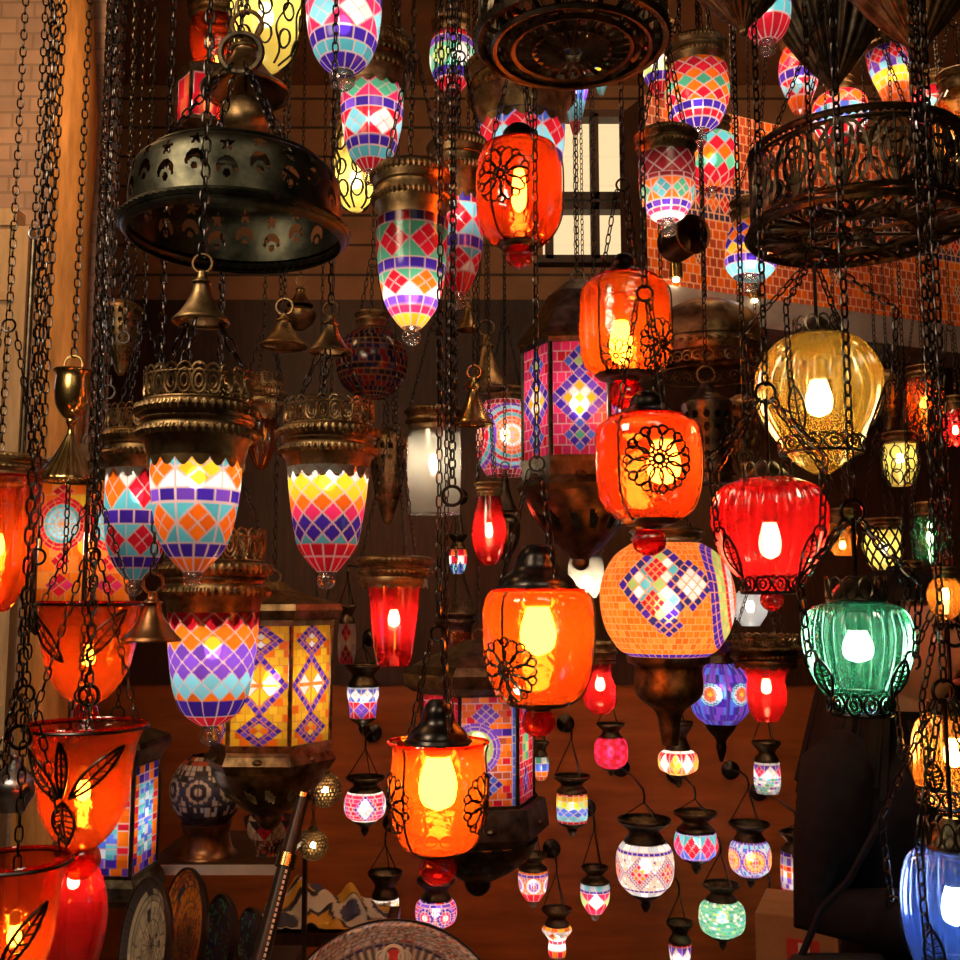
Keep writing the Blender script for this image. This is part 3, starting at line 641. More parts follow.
# tiled fascia, running back to the right
A = P(648, 282, 3.25); B = P(1010, 338, 3.90); FZ0 = 2.44; FH = .64
dx, dy = B.x - A.x, B.y - A.y; FL = math.hypot(dx, dy); fa = math.atan2(dy, dx)
bands = [('t', 0, .40, 60, 'XXXOX', 8), ('t', .40, .445, 74, 'NZ', 1), ('d', .445, .56, 34, 'RO', 'NZ'), ('t', .56, .60, 74, 'NZ', 1), ('s', .60, 1, 'XXO', 60, 8, [('d', u, .45, .035, .07, 'ND', 3) for u in (.12, .30, .48, .66, .84)])]
mb, c = mosaic_panel(FL, FH, bands, 700, 160, .0022, grout=np.array((.95, .50, .30)))
o = mb.build('wall_fascia', 'glazed_tile', None, False, loc=((A.x + B.x) / 2, (A.y + B.y) / 2, FZ0 + .05), col=c); o.rotation_euler[2] = fa; struct(o)
o = MB().box((-FL / 2, .004, 0), (FL / 2, .16, FH)).build('wall_fascia_back', 'dark_timber', None, False, loc=((A.x + B.x) / 2, (A.y + B.y) / 2, FZ0 + .05)); o.rotation_euler[2] = fa; struct(o)
o = MB().box((-FL / 2, -.04, -.05), (FL / 2, .16, .05)).box((-FL / 2, -.055, -.055), (FL / 2, -.03, -.035)).build('trim_7', 'brushed_strip', None, False, loc=((A.x + B.x) / 2, (A.y + B.y) / 2, FZ0)); o.rotation_euler[2] = fa; struct(o)
for i, (px, py, lab) in enumerate(((676, 279, 'small downlight on the fascia ledge, the one beside the copper pot'), (754, 300, 'small brass downlight under the fascia near the yellow melon lamp'))):
    t = (px - 648) / 362; p = A.lerp(B, t); q = P(px, py, p.y - .07)
    l = thing('downlight', lab, 'downlight', q, 'fascia downlights')
    MB().lathe([(.012, 0), (.022, .004), (.022, .05), (.012, .056)], 18, True, True).build('housing', 'polished_brass', l); MB().ball((0, 0, .0), .011, 10, 6).build('bulb', 'warm_bulb', l)
    MB().box((-.008, 0, .03), (.008, .045, .045)).build('bracket', 'antique_brass', l)
# bright opening behind the hanging lamps
p0, p1 = P(552, 262, 3.7), P(645, 118, 3.7)
mb, c = mosaic_panel(p1.x - p0.x, p1.z - p0.z, [('m', 0, 1, 30, 44, 'CWCYC')], 160, 220, .001, grout=np.array((.35, .28, .2)))
emis('lit_window', (1, .76, .42), .48)
o = MB().box((p0.x - .03, 3.72, p0.z), (p1.x + .03, 3.74, p1.z)).build('window_2', 'lit_window', None, False); struct(o)
for i, f in enumerate((0, .36, .43, 1)):
    z = p0.z + (p1.z - p0.z) * f; slab('trim_%d' % (8 + i), p0.x - .05, p1.x + .05, 3.66, 3.72, z - .014, z + .014, 'dark_timber')
for i, f in enumerate((-.03, .45, 1.02)):
    x = p0.x + (p1.x - p0.x) * f; slab('trim_%d' % (12 + i), x - .014, x + .014, 3.66, 3.72, p0.z, p1.z, 'dark_timber')
# ================================================================ tall mosaic lamps
mosaic_lamp('mosaic_lamp', 'turquoise and orange diamond mosaic lamp, largest at left, under a pierced brass crown', 196, 1.66, [(45, 455), (44, 487), (40, 517), (32, 546), (20, 562), (10, 572)],
    [('d', 0, .29, 6, 'OY', 'TW'), ('t', .29, .40, 14, 'PV'), ('d', .40, .72, 6, 'OO', 'T'), ('t', .72, .85, 14, 'P'), ('t', .85, 1, 14, 'O')], (578, 10), (373, 462, 58), bel=(322, 272, 27), B=1.15, by=478, tw=.03)
mosaic_lamp('mosaic_lamp', 'mosaic lamp of yellow, pink and purple zigzags over a red tip, hung under a bell', 328, 1.6, [(41, 466), (39, 490), (35, 520), (30, 545), (19, 562), (10, 572)],
    [('h', 0, .70, 11, 8, 'WWYYOKPPTT'), ('t', .70, .83, 14, 'R'), ('t', .83, 1, 14, 'R')], (580, 10), (402, 474, 49), bel=(352, 316, 21), B=1.3, by=480)
mosaic_lamp('mosaic_lamp', 'slimmer turquoise mosaic lamp with red diamonds, half hidden at far left', 137, 2.2, [(31, 470), (31, 515), (28, 545), (19, 567), (8, 580)],
    [('d', 0, .36, 6, 'OR', 'WT'), ('t', .36, .48, 13, 'P'), ('d', .48, .76, 6, 'R', 'T'), ('t', .76, .87, 13, 'P'), ('t', .87, 1, 13, 'T')], (588, 9), (408, 475, 36), B=1.1, by=495, conv=330)
mosaic_lamp('mosaic_lamp', 'mosaic lamp with red, violet and light blue zigzag bands overlapping the yellow lantern', 213, 2.12, [(45, 612), (44, 640), (41, 670), (36, 696), (26, 714), (11, 725)],
    [('h', 0, .70, 13, 9, 'RROOVVVLLO'), ('t', .70, .85, 14, 'P'), ('t', .85, 1, 14, 'R')], (735, 11), (530, 618, 54), B=1.3, by=648, conv=440)
mosaic_lamp('mosaic_lamp', 'pink and pale blue mosaic lamp with purple bands cut by the top edge', 344, 1.8, [(38, -40), (38, 5), (35, 35), (28, 56), (18, 68), (11, 73)],
    [('t', 0, .30, 8, 'KT', 2), ('t', .30, .42, 14, 'PV'), ('d', .42, .68, 6, 'LW', 'K'), ('t', .68, .78, 14, 'P'), ('t', .78, .87, 12, 'T'), ('t', .87, 1, 13, 'P')], (79, 13), (-90, -38, 46), B=1.1, by=25)
mosaic_lamp('mosaic_lamp', 'red and turquoise mosaic lamp hanging just below the pink one at the top', 372, 2.1, [(32, 85), (31, 110), (29, 130), (23, 152), (14, 165), (8, 172)],
    [('d', 0, .27, 6, 'G', 'K'), ('t', .27, .37, 14, 'PV'), ('d', .37, .65, 6, 'LW', 'R'), ('t', .65, .76, 14, 'P'), ('t', .76, .87, 12, 'T'), ('t', .87, 1, 13, 'R')], (177, 9), (42, 92, 42), B=1.2, by=118)
mosaic_lamp('mosaic_lamp', 'red diamonds on green mosaic lamp with a yellow tip and clear ball', 412, 1.9, [(36, 222), (35, 250), (33, 276), (27, 303), (17, 320), (10, 328)],
    [('t', 0, .09, 16, 'NMPR'), ('d', .09, .40, 6, 'R', 'G'), ('t', .40, .50, 14, 'P'), ('d', .50, .72, 6, 'RO', 'GW'), ('t', .72, .80, 12, 'V'), ('t', .80, .88, 12, 'K'), ('t', .88, 1, 12, 'Y')], (337, 10), (168, 230, 40), B=1.15, by=295, gal=False)
mosaic_lamp('mosaic_lamp', 'pale turquoise mosaic lamp with red diamonds, half hidden behind the green one', 459, 2.25, [(24, 196), (24, 230), (22, 258), (14, 282), (7, 294)],
    [('t', 0, .14, 12, 'PR'), ('d', .14, .45, 5, 'R', 'L'), ('t', .45, .57, 12, 'P'), ('d', .57, .8, 5, 'R', 'TW'), ('t', .8, 1, 11, 'R')], (302, 8), (140, 200, 30), B=1.1, by=215, gal=False)
mosaic_lamp('mosaic_lamp', 'mosaic lamp under a wide brass crown, mostly hidden by the red jar', 521, 2.4, [(44, 124), (43, 150), (36, 185), (22, 215), (10, 228)],
    [('d', 0, .3, 7, 'R', 'BL'), ('t', .3, .42, 14, 'P'), ('d', .42, .8, 6, 'R', 'L'), ('t', .8, 1, 12, 'R')], (234, 9), (62, 128, 54), B=.8, by=160, gal=False)
mosaic_lamp('mosaic_lamp', 'orange and red lattice mosaic lamp with turquoise diamonds and a pale ball tip', 697, 2.3, [(30, 70), (32, 84), (31, 102), (23, 122), (12, 132)],
    [('h', 0, .62, 11, 7, 'ORROGORO'), ('t', .62, .73, 16, 'P'), ('t', .73, .84, 16, 'R'), ('t', .84, 1, 14, 'P')], (139, 9), (42, 74, 30), B=1.1, by=106, gal=False)
mosaic_lamp('mosaic_lamp', 'dark red lattice mosaic lamp with orange and green band and white tip', 667, 2.0, [(28, 158), (28, 182), (26, 200), (19, 214), (11, 221)],
    [('h', 0, .34, 10, 3, 'MMMM'), ('t', .34, .42, 14, 'M'), ('d', .42, .72, 8, 'GT', 'O'), ('t', .72, .82, 14, 'PV'), ('t', .82, .9, 12, 'K'), ('t', .9, 1, 10, 'W')], (229, 9), (133, 162, 31), B=1.2, by=205, gal=False)
mosaic_lamp('mosaic_lamp', 'round green and red mosaic lamp just under the orange lattice lamp', 711, 2.75, [(14, 134), (24, 142), (27, 160), (22, 178), (10, 190)],
    [('h', 0, 1, 10, 8, 'GGTROGRRO')], (194, 5), (118, 138, 20), B=1.2, gal=False, nu=140, nv=60)
mosaic_lamp('mosaic_lamp', 'tilted orange and purple check mosaic lamp with turquoise tip against the tiled fascia', 747, 2.6, [(20, 222), (25, 240), (26, 255), (24, 268), (16, 278)],
    [('h', 0, .66, 9, 6, 'YOPOPYO'), ('t', .66, .8, 14, 'PV'), ('t', .8, 1, 14, 'L')], (284, 10), (200, 226, 24), B=1.3, by=262, gal=False, nu=160, nv=60, rot=(0, .10, 0))
mosaic_lamp('mosaic_lamp', 'lower end of a red and turquoise mosaic lamp at top right beside the ribbed canopy', 766, 2.2, [(20, -45), (24, -10), (24, 8), (22, 24), (16, 36), (9, 42)],
    [('h', 0, .45, 9, 5, 'KSKSPK'), ('t', .45, .6, 12, 'P'), ('t', .6, .75, 12, 'T'), ('t', .75, 1, 14, 'R')], (48, 9), (-80, -42, 26), B=1.0, by=10, gal=False, nu=140, nv=60)
mosaic_lamp('mosaic_lamp', 'red and violet mosaic lamp behind the dark pleated canopy at upper right', 799, 3.0, [(15, 50), (19, 62), (19, 80), (12, 100), (7, 112)],
    [('h', 0, .4, 8, 4, 'OROKR'), ('t', .4, .55, 12, 'P'), ('d', .55, .8, 6, 'L', 'R'), ('t', .8, 1, 10, 'O')], None, (38, 52, 18), B=1.1, gal=False, nu=120, nv=50)
mosaic_lamp('mosaic_lamp', 'red domed mosaic lamp with white and blue stripes above the right brass chandelier', 840, 3.0, [(10, 92), (24, 100), (27, 112), (25, 126), (18, 140)],
    [('h', 0, .5, 9, 4, 'ORROR'), ('t', .5, .75, 18, 'LSB'), ('t', .75, 1, 18, 'RW')], None, (78, 94, 14), B=1.0, gal=False, nu=140, nv=50)
mosaic_lamp('mosaic_lamp', 'purple mosaic lamp with a glowing yellow and orange lower half at upper right', 896, 2.7, [(19, 50), (19, 66), (17, 76), (14, 90), (12, 104)],
    [('d', 0, .3, 7, 'R', 'PV'), ('t', .3, .42, 14, 'VL'), ('t', .42, .7, 12, 'Y', 2), ('t', .7, 1, 12, 'O', 2)], None, (34, 54, 20), B=1.4, by=76, gal=False, nu=140, nv=50, rot=(0, -.18, 0))
mosaic_lamp('mosaic_lamp', 'small pink, green and violet mosaic lamp behind chains at the top, left of centre', 452, 2.9, [(18, 36), (22, 48), (22, 66), (16, 82), (8, 92)],
    [('t', 0, .14, 11, 'R'), ('t', .14, .28, 11, 'V'), ('d', .28, .65, 6, 'EW', 'G'), ('t', .65, .8, 11, 'P'), ('t', .8, 1, 11, 'R')], None, (18, 40, 20), B=1.2, gal=False, nu=140, nv=50)
mosaic_lamp('mosaic_lamp', 'small green and white mosaic lamp beside the orange lattice lamp at the top', 660, 3.1, [(16, 40), (18, 52), (18, 70), (12, 86), (6, 96)],
    [('t', 0, .25, 10, 'MR'), ('d', .25, .65, 6, 'W', 'GE'), ('t', .65, .8, 10, 'P'), ('t', .8, 1, 10, 'R')], None, (24, 42, 17), B=1.3, gal=False, nu=120, nv=50)
mosaic_lamp('mosaic_lamp', 'narrow red, blue and turquoise mosaic cone at the top centre, right of the wide crown', 575, 2.9, [(17, 56), (15, 78), (11, 100), (6, 122), (3, 134)],
    [('t', 0, .12, 8, 'N'), ('d', .12, .45, 5, 'R', 'L'), ('t', .45, .6, 8, 'BV'), ('t', .6, .85, 8, 'L'), ('t', .85, 1, 8, 'R')], None, (42, 58, 19), B=1.1, gal=False, nu=120, nv=60)
mosaic_lamp('mosaic_lamp', 'small orange, yellow and blue mosaic cone at top centre beside the larger cone', 601, 3.3, [(9, 58), (8, 74), (5, 88), (2, 96)],
    [('t', 0, .35, 6, 'L'), ('t', .35, .6, 6, 'YO'), ('t', .6, 1, 6, 'TL')], None, (48, 60, 10), B=1.2, gal=False, nu=70, nv=40)
mosaic_lamp('mosaic_lamp', 'red and pale blue mosaic lamp at the right, beside the glowing pale glass lamp', 932, 3.0, [(18, 92), (22, 104), (22, 118), (16, 132)],
    [('t', 0, .3, 10, 'RM'), ('d', .3, .7, 6, 'LS', 'R'), ('t', .7, 1, 10, 'SR')], None, (76, 94, 20), B=.9, gal=False, nu=120, nv=50)
# big orange globe with a stepped diamond
shp = [('d', .455, .42, .33, .36, 'PN', 7), ('d', .455, .42, .25, .27, 'EWTT', 5), ('d', .445, .30, .09, .10, 'R', 3), ('d', .44, .56, .09, .10, 'R', 3), ('d', .53, .42, .19, .20, 'PN', 5), ('d', .53, .42, .12, .13, 'W', 3), ('d', .475, .73, .11, .10, 'PN', 3),
       ('o', .72, .48, .46, .46, 'OORRSSREEPP', 34)]
l = mosaic_lamp('mosaic_globe_lamp', 'big orange mosaic globe lamp with stepped purple diamond and ringed rosette', 667, 2.1, [(36, 544), (52, 556), (64, 578), (67, 602), (62, 628), (50, 648), (38, 656)],
    [('s', 0, .94, 'OAOO', 54, 18, shp), ('t', .94, 1, 40, 'P')], None, (528, 548, 36), B=.62, by=606, gal=False, gw=.0009, nu=400, nv=160, grout=np.array((.95, .36, .12)))
b = MB().lathe(smoothprof(l.prof([(42, 656), (40, 663), (34, 667), (34, 690), (28, 700), (14, 712), (10, 730), (8, 745)]), 30), 40, True, True); b.build('brass_base', 'antique_brass', l.o)
# ================================================================ glass jars
jar('jar_lamp', 'red-orange glass jar lamp with iron medallion, topmost of the jars', 519, 1.75, [(36, 150), (42, 165), (43, 195), (41, 220), (32, 238), (20, 246)], 'red_orange_glass', .5, 190, (126, 152, 30), (256, 13), [(-25, 190, 28)], conv=60, bw=(6, 20))
jar('jar_lamp', 'orange glass jar lamp directly above the medallioned jar, with filigree at its lower right', 625, 1.92, [(33, 280), (43, 290), (45, 315), (45, 345), (41, 365), (28, 377)], 'orange_glass', .55, 342, (255, 284, 24), (394, 17), [(42, 352, 26), (-20, 365, 16)], conv=190, bw=(9, 20), bdx=-4)
jar('jar_lamp', 'orange-red glass jar lamp with a big round iron medallion in front', 648, 1.68, [(38, 418), (50, 428), (52, 455), (51, 485), (44, 508), (28, 522)], 'red_orange_glass', .6, 462, (392, 422, 30), (541, 16), [(2, 466, 33)], conv=300, bw=(13, 20), bdx=16, med_n=11)
jar('jar_lamp', 'orange glass jar lamp under a heavy black cap, beside the mosaic globe', 538, 1.7, [(46, 590), (54, 602), (55, 635), (52, 670), (42, 695), (30, 704)], 'orange_glass', .5, 630, (545, 592, 38), (722, 16), [(-38, 668, 32)], conv=470, bw=(14, 22))
jar('jar_lamp', 'flared orange glass jar lamp with medallions on both sides, lowest of the jars', 438, 1.6, [(50, 742), (46, 752), (48, 785), (46, 820), (36, 845), (24, 852)], 'orange_glass', .85, 782, (700, 744, 30), (868, 18), [(-66, 800, 30), (66, 800, 30)], conv=640, bw=(15, 24))
# ================================================================ ribbed melon lamps
ribbed('melon_lamp', 'yellow ribbed glass melon lamp in black iron leaf holder', 819, 1.6, [(16, 334), (38, 342), (55, 366), (59, 394), (52, 420), (36, 446), (24, 462), (8, 474)], 'yellow_glass', 1.5, 398, (318, 338, 22), (446, 34), conv=262, bw=(13, 19), rot=.9, arms=4)
ribbed('melon_lamp', 'red ribbed glass melon lamp with red knob', 770, 1.9, [(26, 479), (45, 488), (54, 508), (53, 532), (44, 560), (28, 581), (15, 591)], 'red_glass', .7, 540, (462, 484, 24), (584, 24), (600, 12), conv=400, bw=(11, 19), rot=.5, c=(1, .85, .6), bmat='warm_bulb', kmat='red_glass')
ribbed('melon_lamp', 'green ribbed glass melon lamp in front of the person', 858, 1.75, [(28, 602), (44, 610), (51, 630), (50, 652), (42, 678), (28, 700), (12, 714)], 'green_glass', 1.3, 646, (576, 604, 28), (703, 25), conv=520, bw=(15, 16), rot=.5)
ribbed('melon_lamp', 'amber ribbed glass melon lamp at the right edge above the blue one', 954, 1.5, [(20, 712), (32, 722), (38, 745), (38, 770), (32, 795), (18, 812)], 'amber_glass', .9, 752, (700, 716, 22), (796, 30), conv=600, bw=(10, 15), rot=.7, bmat='warm_bulb')
ribbed('melon_lamp', 'blue ribbed glass melon lamp at the bottom right corner', 955, 1.3, [(22, 846), (40, 858), (48, 890), (47, 925), (40, 960), (26, 990), (10, 1005)], 'blue_glass', 1.2, 905, (818, 850, 24), (978, 34), conv=700, bw=(13, 20), rot=.75)
# ================================================================ tulips and red glasses
def tulip(name, label, cx, Y, pts, mat, B, by, knob, leaves, conv, bw=(7, 11), kmat=None):
    l = vase(name, label, cx, Y, pts, mat, B, by, conv=conv, bw=bw, knob=knob, kmat=kmat, n=56, pitch=.016)
    for (a0, y0, a1, y1, w) in leaves:
        mb = MB(); leaf(mb, l.rf, math.radians(a0), l.z(y0), math.radians(a1), l.z(y1), l.r(w, y0), .004, .002, 7); mb.build('iron_leaf', 'black_iron', l.o)
    mb = MB(); mb.torus(l.pr[0][0] + .002, .0022, l.pr[0][1] - .004, 48, 5); mb.build('iron_hoop', 'black_iron', l.o)
    return l
tulip('tulip_lamp', 'orange glass tulip lamp with black iron leaves, lower left', 83, 1.4, [(58, 724), (50, 745), (46, 775), (42, 805), (30, 832), (17, 846)], 'orange_glass', 1.4, 790, (858, 19), [(-8, 790, -60, 745, 8), (5, 790, 62, 742, 8), (-4, 735, -4, 790, 5), (-3, 794, -6, 838, 10)], 560)
tulip('tulip_lamp', 'orange glass tulip lamp hanging behind the bell, above the lower tulip', 88, 1.75, [(50, 602), (48, 620), (45, 645), (38, 672), (24, 694), (12, 703)], 'orange_glass', 1.0, 655, (712, 12), [(-10, 660, -60, 612, 8), (10, 660, 60, 610, 8)], 500)
tulip('tulip_lamp', 'red and orange glass tulip lamp cut by the bottom left corner', 14, 1.25, [(50, 858), (44, 880), (40, 910), (36, 945), (26, 975), (16, 990)], 'orange_glass', .9, 935, (1004, 18), [(5, 960, 62, 895, 8), (-10, 960, -60, 900, 8)], 700)
vase('glass_vase_lamp', 'tall crimson glass vase lamp standing under the lower left tulip', 72, 1.62, [(18, 850), (20, 862), (30, 885), (34, 915), (30, 950), (18, 985), (12, 1000)], 'red_glass', .9, 880, crn=(832, 852, 22), conv=700, bw=(6, 9))
vase('glass_vase_lamp', 'orange-red glass lamp cut by the left edge', -2, 1.55, [(40, 478), (38, 500), (36, 540), (30, 575), (18, 605), (10, 612)], 'orange_glass', .9, 545, crn=(455, 482, 42), conv=330, bw=(7, 12))
vase('red_glass_lamp', 'tapering red glass lamp under a wide brass gallery, left of centre', 394, 2.3, [(27, 580), (25, 600), (22, 630), (19, 655), (16, 666)], 'red_glass', .4, 618, crn=(556, 586, 39), conv=430, bw=(6, 9), n=40)
vase('red_glass_lamp', 'narrow red glass vase lamp behind the black-capped jar', 489, 2.5, [(11, 494), (14, 510), (17, 535), (13, 556), (6, 565)], 'red_glass', .5, 530, crn=(482, 496, 14), conv=420, bw=(4, 8))
vase('red_glass_lamp', 'small red pear-shaped glass lamp right of the black-capped jar', 600, 2.6, [(16, 660), (11, 672), (16, 688), (16, 704), (8, 714)], 'red_glass', .55, 684, crn=(640, 662, 18), conv=560, bw=(5, 7))
vase('red_glass_lamp', 'red flared glass lamp below the purple globe, under a pierced brass gallery', 766, 2.4, [(27, 663), (19, 678), (20, 692), (18, 708), (11, 721)], 'red_glass', .55, 686, crn=(634, 666, 35), conv=560, bw=(5, 8), gal=True)
vase('red_glass_lamp', 'red panelled glass lamp at top left behind the bell dome', 218, 2.9, [(26, 22), (28, 40), (24, 60), (16, 76)], 'red_orange_glass', .35, 62, crn=(4, 26, 30), conv=-60, bw=(4, 6))
vase('red_glass_lamp', 'small red glass lamp right of the red lantern at top left', 229, 2.75, [(7, 100), (11, 108), (12, 118), (7, 128)], 'red_glass', .7, 114, crn=(92, 102, 10), conv=60, bw=(3, 4))
# ================================================================ filigree lamps
def filigree(name, label, cx, Y, pts, mat, B, by, crn, conv, n, pat, bw=(6, 9), wire=.0018, bmat='white_bulb', c=(1, .9, .7)):
    l = vase(name, label, cx, Y, pts, mat, B, by, crn=crn, conv=conv, bw=bw, bmat=bmat, c=c); rf = l.rf; mb = MB()
    z0, z1 = l.pr[0][1], l.pr[-1][1]; z = np.linspace(z0, z1, 26)
    for k in range(n):
        a = 2 * PI * k / n - PI / 2
        if pat == 'net':
            for s in (1, -1): th = a + s * np.linspace(0, 1.4, 26); mb.tube(np.stack([(rf(z) + .002) * np.cos(th), (rf(z) + .002) * np.sin(th), z], 1), wire, 4)
        else:
            th = a + .16 * np.sin(np.linspace(0, 4 * PI, 26) + k * 2); mb.tube(np.stack([(rf(z) + .002) * np.cos(th), (rf(z) + .002) * np.sin(th), z], 1), wire, 4)
            t = np.linspace(0, 2 * PI, 13)[:-1]
            for f in (.25, .55, .8):
                zc = z0 + (z1 - z0) * f; mb.tube(onglass(rf, a + PI / 2 + .2, zc, .014 * np.cos(t), .02 * np.sin(t)), wire, 4, True)
    mb.build('filigree', 'black_iron', l.o); return l
filigree('filigree_lamp', 'pale yellow glass lamp in black scrollwork at the top left', 266, 2.3, [(34, -30), (35, 0), (33, 30), (26, 55), (14, 68)], 'pale_yellow_glass', 1.7, 15, (-60, -28, 38), -110, 9, 'scroll', (8, 12), .003)
filigree('filigree_lamp', 'pale yellow scrollwork lamp peeping out below the red and turquoise mosaic lamp', 356, 2.6, [(20, 130), (22, 155), (20, 185), (14, 203), (7, 210)], 'pale_yellow_glass', 1.7, 180, (112, 132, 24), 40, 8, 'scroll', (6, 9), .003)
filigree('filigree_lamp', 'amber lamp in a dark wire net in the dim right background', 924, 3.2, [(16, 380), (19, 395), (19, 415), (15, 430), (8, 440)], 'orange_glass', .45, 402, (366, 382, 17), 300, 14, 'net', (4, 6), .002, 'warm_bulb')
filigree('filigree_lamp', 'small yellow scrollwork lamp in the right background below the netted amber one', 900, 3.0, [(16, 444), (17, 458), (16, 472), (9, 486)], 'pale_yellow_glass', .7, 458, (432, 446, 16), 370, 8, 'scroll', (4, 5))
filigree('filigree_lamp', 'small yellow lamp in a lattice, above the green melon lamp', 883, 2.7, [(17, 528), (18, 545), (15, 562), (9, 570)], 'pale_yellow_glass', .7, 548, (518, 530, 20), 440, 10, 'net', (4, 6), .003)
vase('glass_vase_lamp', 'dark green glass lamp in the right background', 930, 2.9, [(14, 516), (18, 530), (17, 550), (9, 566)], 'green_glass', .12, 536, crn=(502, 518, 16), conv=430, bw=(3, 4), c=(.6, 1, .7))
vase('glass_vase_lamp', 'small amber glass globe lamp above the person, at the right edge', 945, 1.95, [(8, 576), (16, 588), (17, 600), (12, 614), (5, 620)], 'amber_glass', .8, 594, crn=(566, 578, 11), conv=500, bw=(4, 6))
vase('red_glass_lamp', 'small red glass lamp left of the amber globe, above the person', 913, 2.05, [(8, 572), (13, 580), (13, 592), (7, 604)], 'red_glass', .5, 592, crn=(560, 574, 10), conv=490, bw=(3, 3))
vase('red_glass_lamp', 'small red glass lamp in the right background behind the thick chain', 955, 3.0, [(8, 408), (13, 418), (13, 432), (7, 446)], 'red_glass', .8, 430, crn=(396, 410, 11), conv=330, bw=(3, 5))
vase('glass_vase_lamp', 'unlit clear glass globe lamp beside the orange mosaic globe', 750, 2.9, [(8, 588), (16, 598), (17, 612), (9, 626)], 'white_glass', .35, 606, crn=(574, 590, 11), conv=480, bw=(4, 5), bmat='white_bulb', c=(.9, .95, 1))
vase('glass_vase_lamp', 'white glass lamp behind the black-capped jar and mosaic globe', 586, 2.7, [(16, 556), (18, 568), (17, 584), (10, 598)], 'white_glass', .5, 582, crn=(542, 558, 18), conv=450, bw=(5, 6), c=(.9, .95, 1))
vase('glass_vase_lamp', 'dim amber glass lamp just right of the red melon lamp', 842, 2.9, [(9, 520), (14, 532), (14, 545), (8, 556)], 'amber_glass', .25, 545, crn=(508, 522, 12), conv=420, bw=(3, 4))
vase('glass_vase_lamp', 'glowing pale glass lamp at the right edge above the chandelier', 958, 2.6, [(14, 90), (24, 110), (26, 140), (16, 170)], 'amber_glass', 1.1, 150, crn=(72, 92, 18), conv=0, bw=(7, 12), bmat='white_bulb')
vase('glass_vase_lamp', 'clear glass cylinder lamp with a dark star, left of the pink lantern', 434, 2.7, [(26, 432), (27, 450), (27, 490), (26, 514)], 'white_glass', .35, 462, crn=(408, 434, 29), conv=330, bw=(5, 8), c=(.9, .95, 1))
# ================================================================ small lamps along the back wall
W8 = [('t', 0, .16, 16, 'SW'), ('t', .16, .22, 30, 'P'), ('s', .22, .80, 'WC', 40, 8, [('d', u, .5, .28, .30, 'NP', 9) for u in (.08, .27, .445, .615, .79, .96)] + [('d', u, .5, .17, .18, 'RO', 3) for u in (.08, .27, .445, .615, .79, .96)] + [('d', u, w, .035, .035, 'N', 1) for u in (.18, .355, .53, .70, .88) for w in (.16, .84)]), ('t', .80, .86, 30, 'P'), ('t', .86, 1, 16, 'SW')]
globe = lambda hw, y0, y1, a=.6: [(hw * a, y0), (hw * .93, y0 + (y1 - y0) * .2), (hw, (y0 + y1) / 2), (hw * .9, y0 + (y1 - y0) * .82), (hw * a * .8, y1)]
wall_lamp('white globe lamp with red and orange diamonds, largest of the small wall lamps', 645, [(20, 840), (27, 850), (29, 866), (26, 882), (16, 893)], W8, (819, 842, 26), 795, 1.2, 160, 70, tassel=(912,), gw=.0014, Y=3.7)
wall_lamp('small globe lamp with blue band above pink and purple, under the square-panelled lantern side', 363, [(15, 684), (16, 694), (14, 704), (13, 718)], [('t', 0, .12, 12, 'SL'), ('d', .12, .5, 8, 'W', 'B'), ('d', .5, 1, 5, 'V', 'R')], (664, 686, 18), 640, 1.2, tassel=(735,))
wall_lamp('small crimson globe lamp with a bright white diamond', 365, globe(21, 790, 820, .75), [('t', 0, .1, 16, 'W'), ('s', .1, .9, 'KRK', 30, 7, [('d', u, .5, .36, .42, 'PV', 5) for u in (.06, .26, .52, .74, .92)] + [('d', u, .5, .26, .32, 'WS', 3) for u in (.06, .26, .52, .74, .92)]), ('t', .9, 1, 16, 'W')], (777, 791, 19), 742, 1.4, tassel=(836,))
wall_lamp('small lamp with orange drops on white and purple, just left above the round tray', 385, [(13, 895), (14, 902), (13, 912), (11, 920)], [('t', 0, .2, 14, 'W'), ('d', .2, .7, 8, 'OY', 'WP'), ('t', .7, 1, 14, 'V')], (872, 897, 17), 838, 1.2)
wall_lamp('small pink and violet globe lamp just above the round tray', 436, globe(21, 898, 926, .7), [('m', 0, .2, 20, 2, 'PVR'), ('f', .2, .8, 6, 'WKP', 'RKV'), ('m', .8, 1, 20, 2, 'PVR')], (880, 899, 19), 850, 1.2)
wall_lamp('small drum lamp with rainbow bands and zigzag, below the black-capped jar', 572, [(15, 791), (15.5, 800), (15.5, 812), (15, 822)], [('t', 0, .12, 16, 'OR'), ('t', .12, .28, 16, 'Y'), ('t', .28, .46, 16, 'YE'), ('h', .46, .9, 10, 4, 'EBBLL'), ('t', .9, 1, 16, 'R')], (776, 792, 18), 732, 1.3, tassel=(836,))
wall_lamp('small round red brick-tiled lamp above the rainbow drum', 611, globe(17, 736, 768, .65), [('t', 0, 1, 16, 'RK', 8)], (724, 738, 14), 690, 1.0, grout=np.array((.4, .03, .03)), tassel=(776,))
wall_lamp('small squat lamp of yellow and orange flowers above a pierced brass cup', 678, globe(20, 749, 774, .6), [('t', 0, .15, 20, 'W'), ('d', .15, .85, 10, 'YW', 'RO'), ('t', .85, 1, 18, 'Y')], (722, 750, 15), 690, 1.3, tassel=(788,))
wall_lamp('small squat blue and pink diamond lamp right of the white globe', 696, globe(22, 829, 858, .85), [('t', 0, .1, 20, 'V'), ('d', .1, .9, 8, 'KR', 'TB'), ('t', .9, 1, 20, 'V')], (812, 831, 21), 792, 1.2, tassel=(874,), Y=3.9)
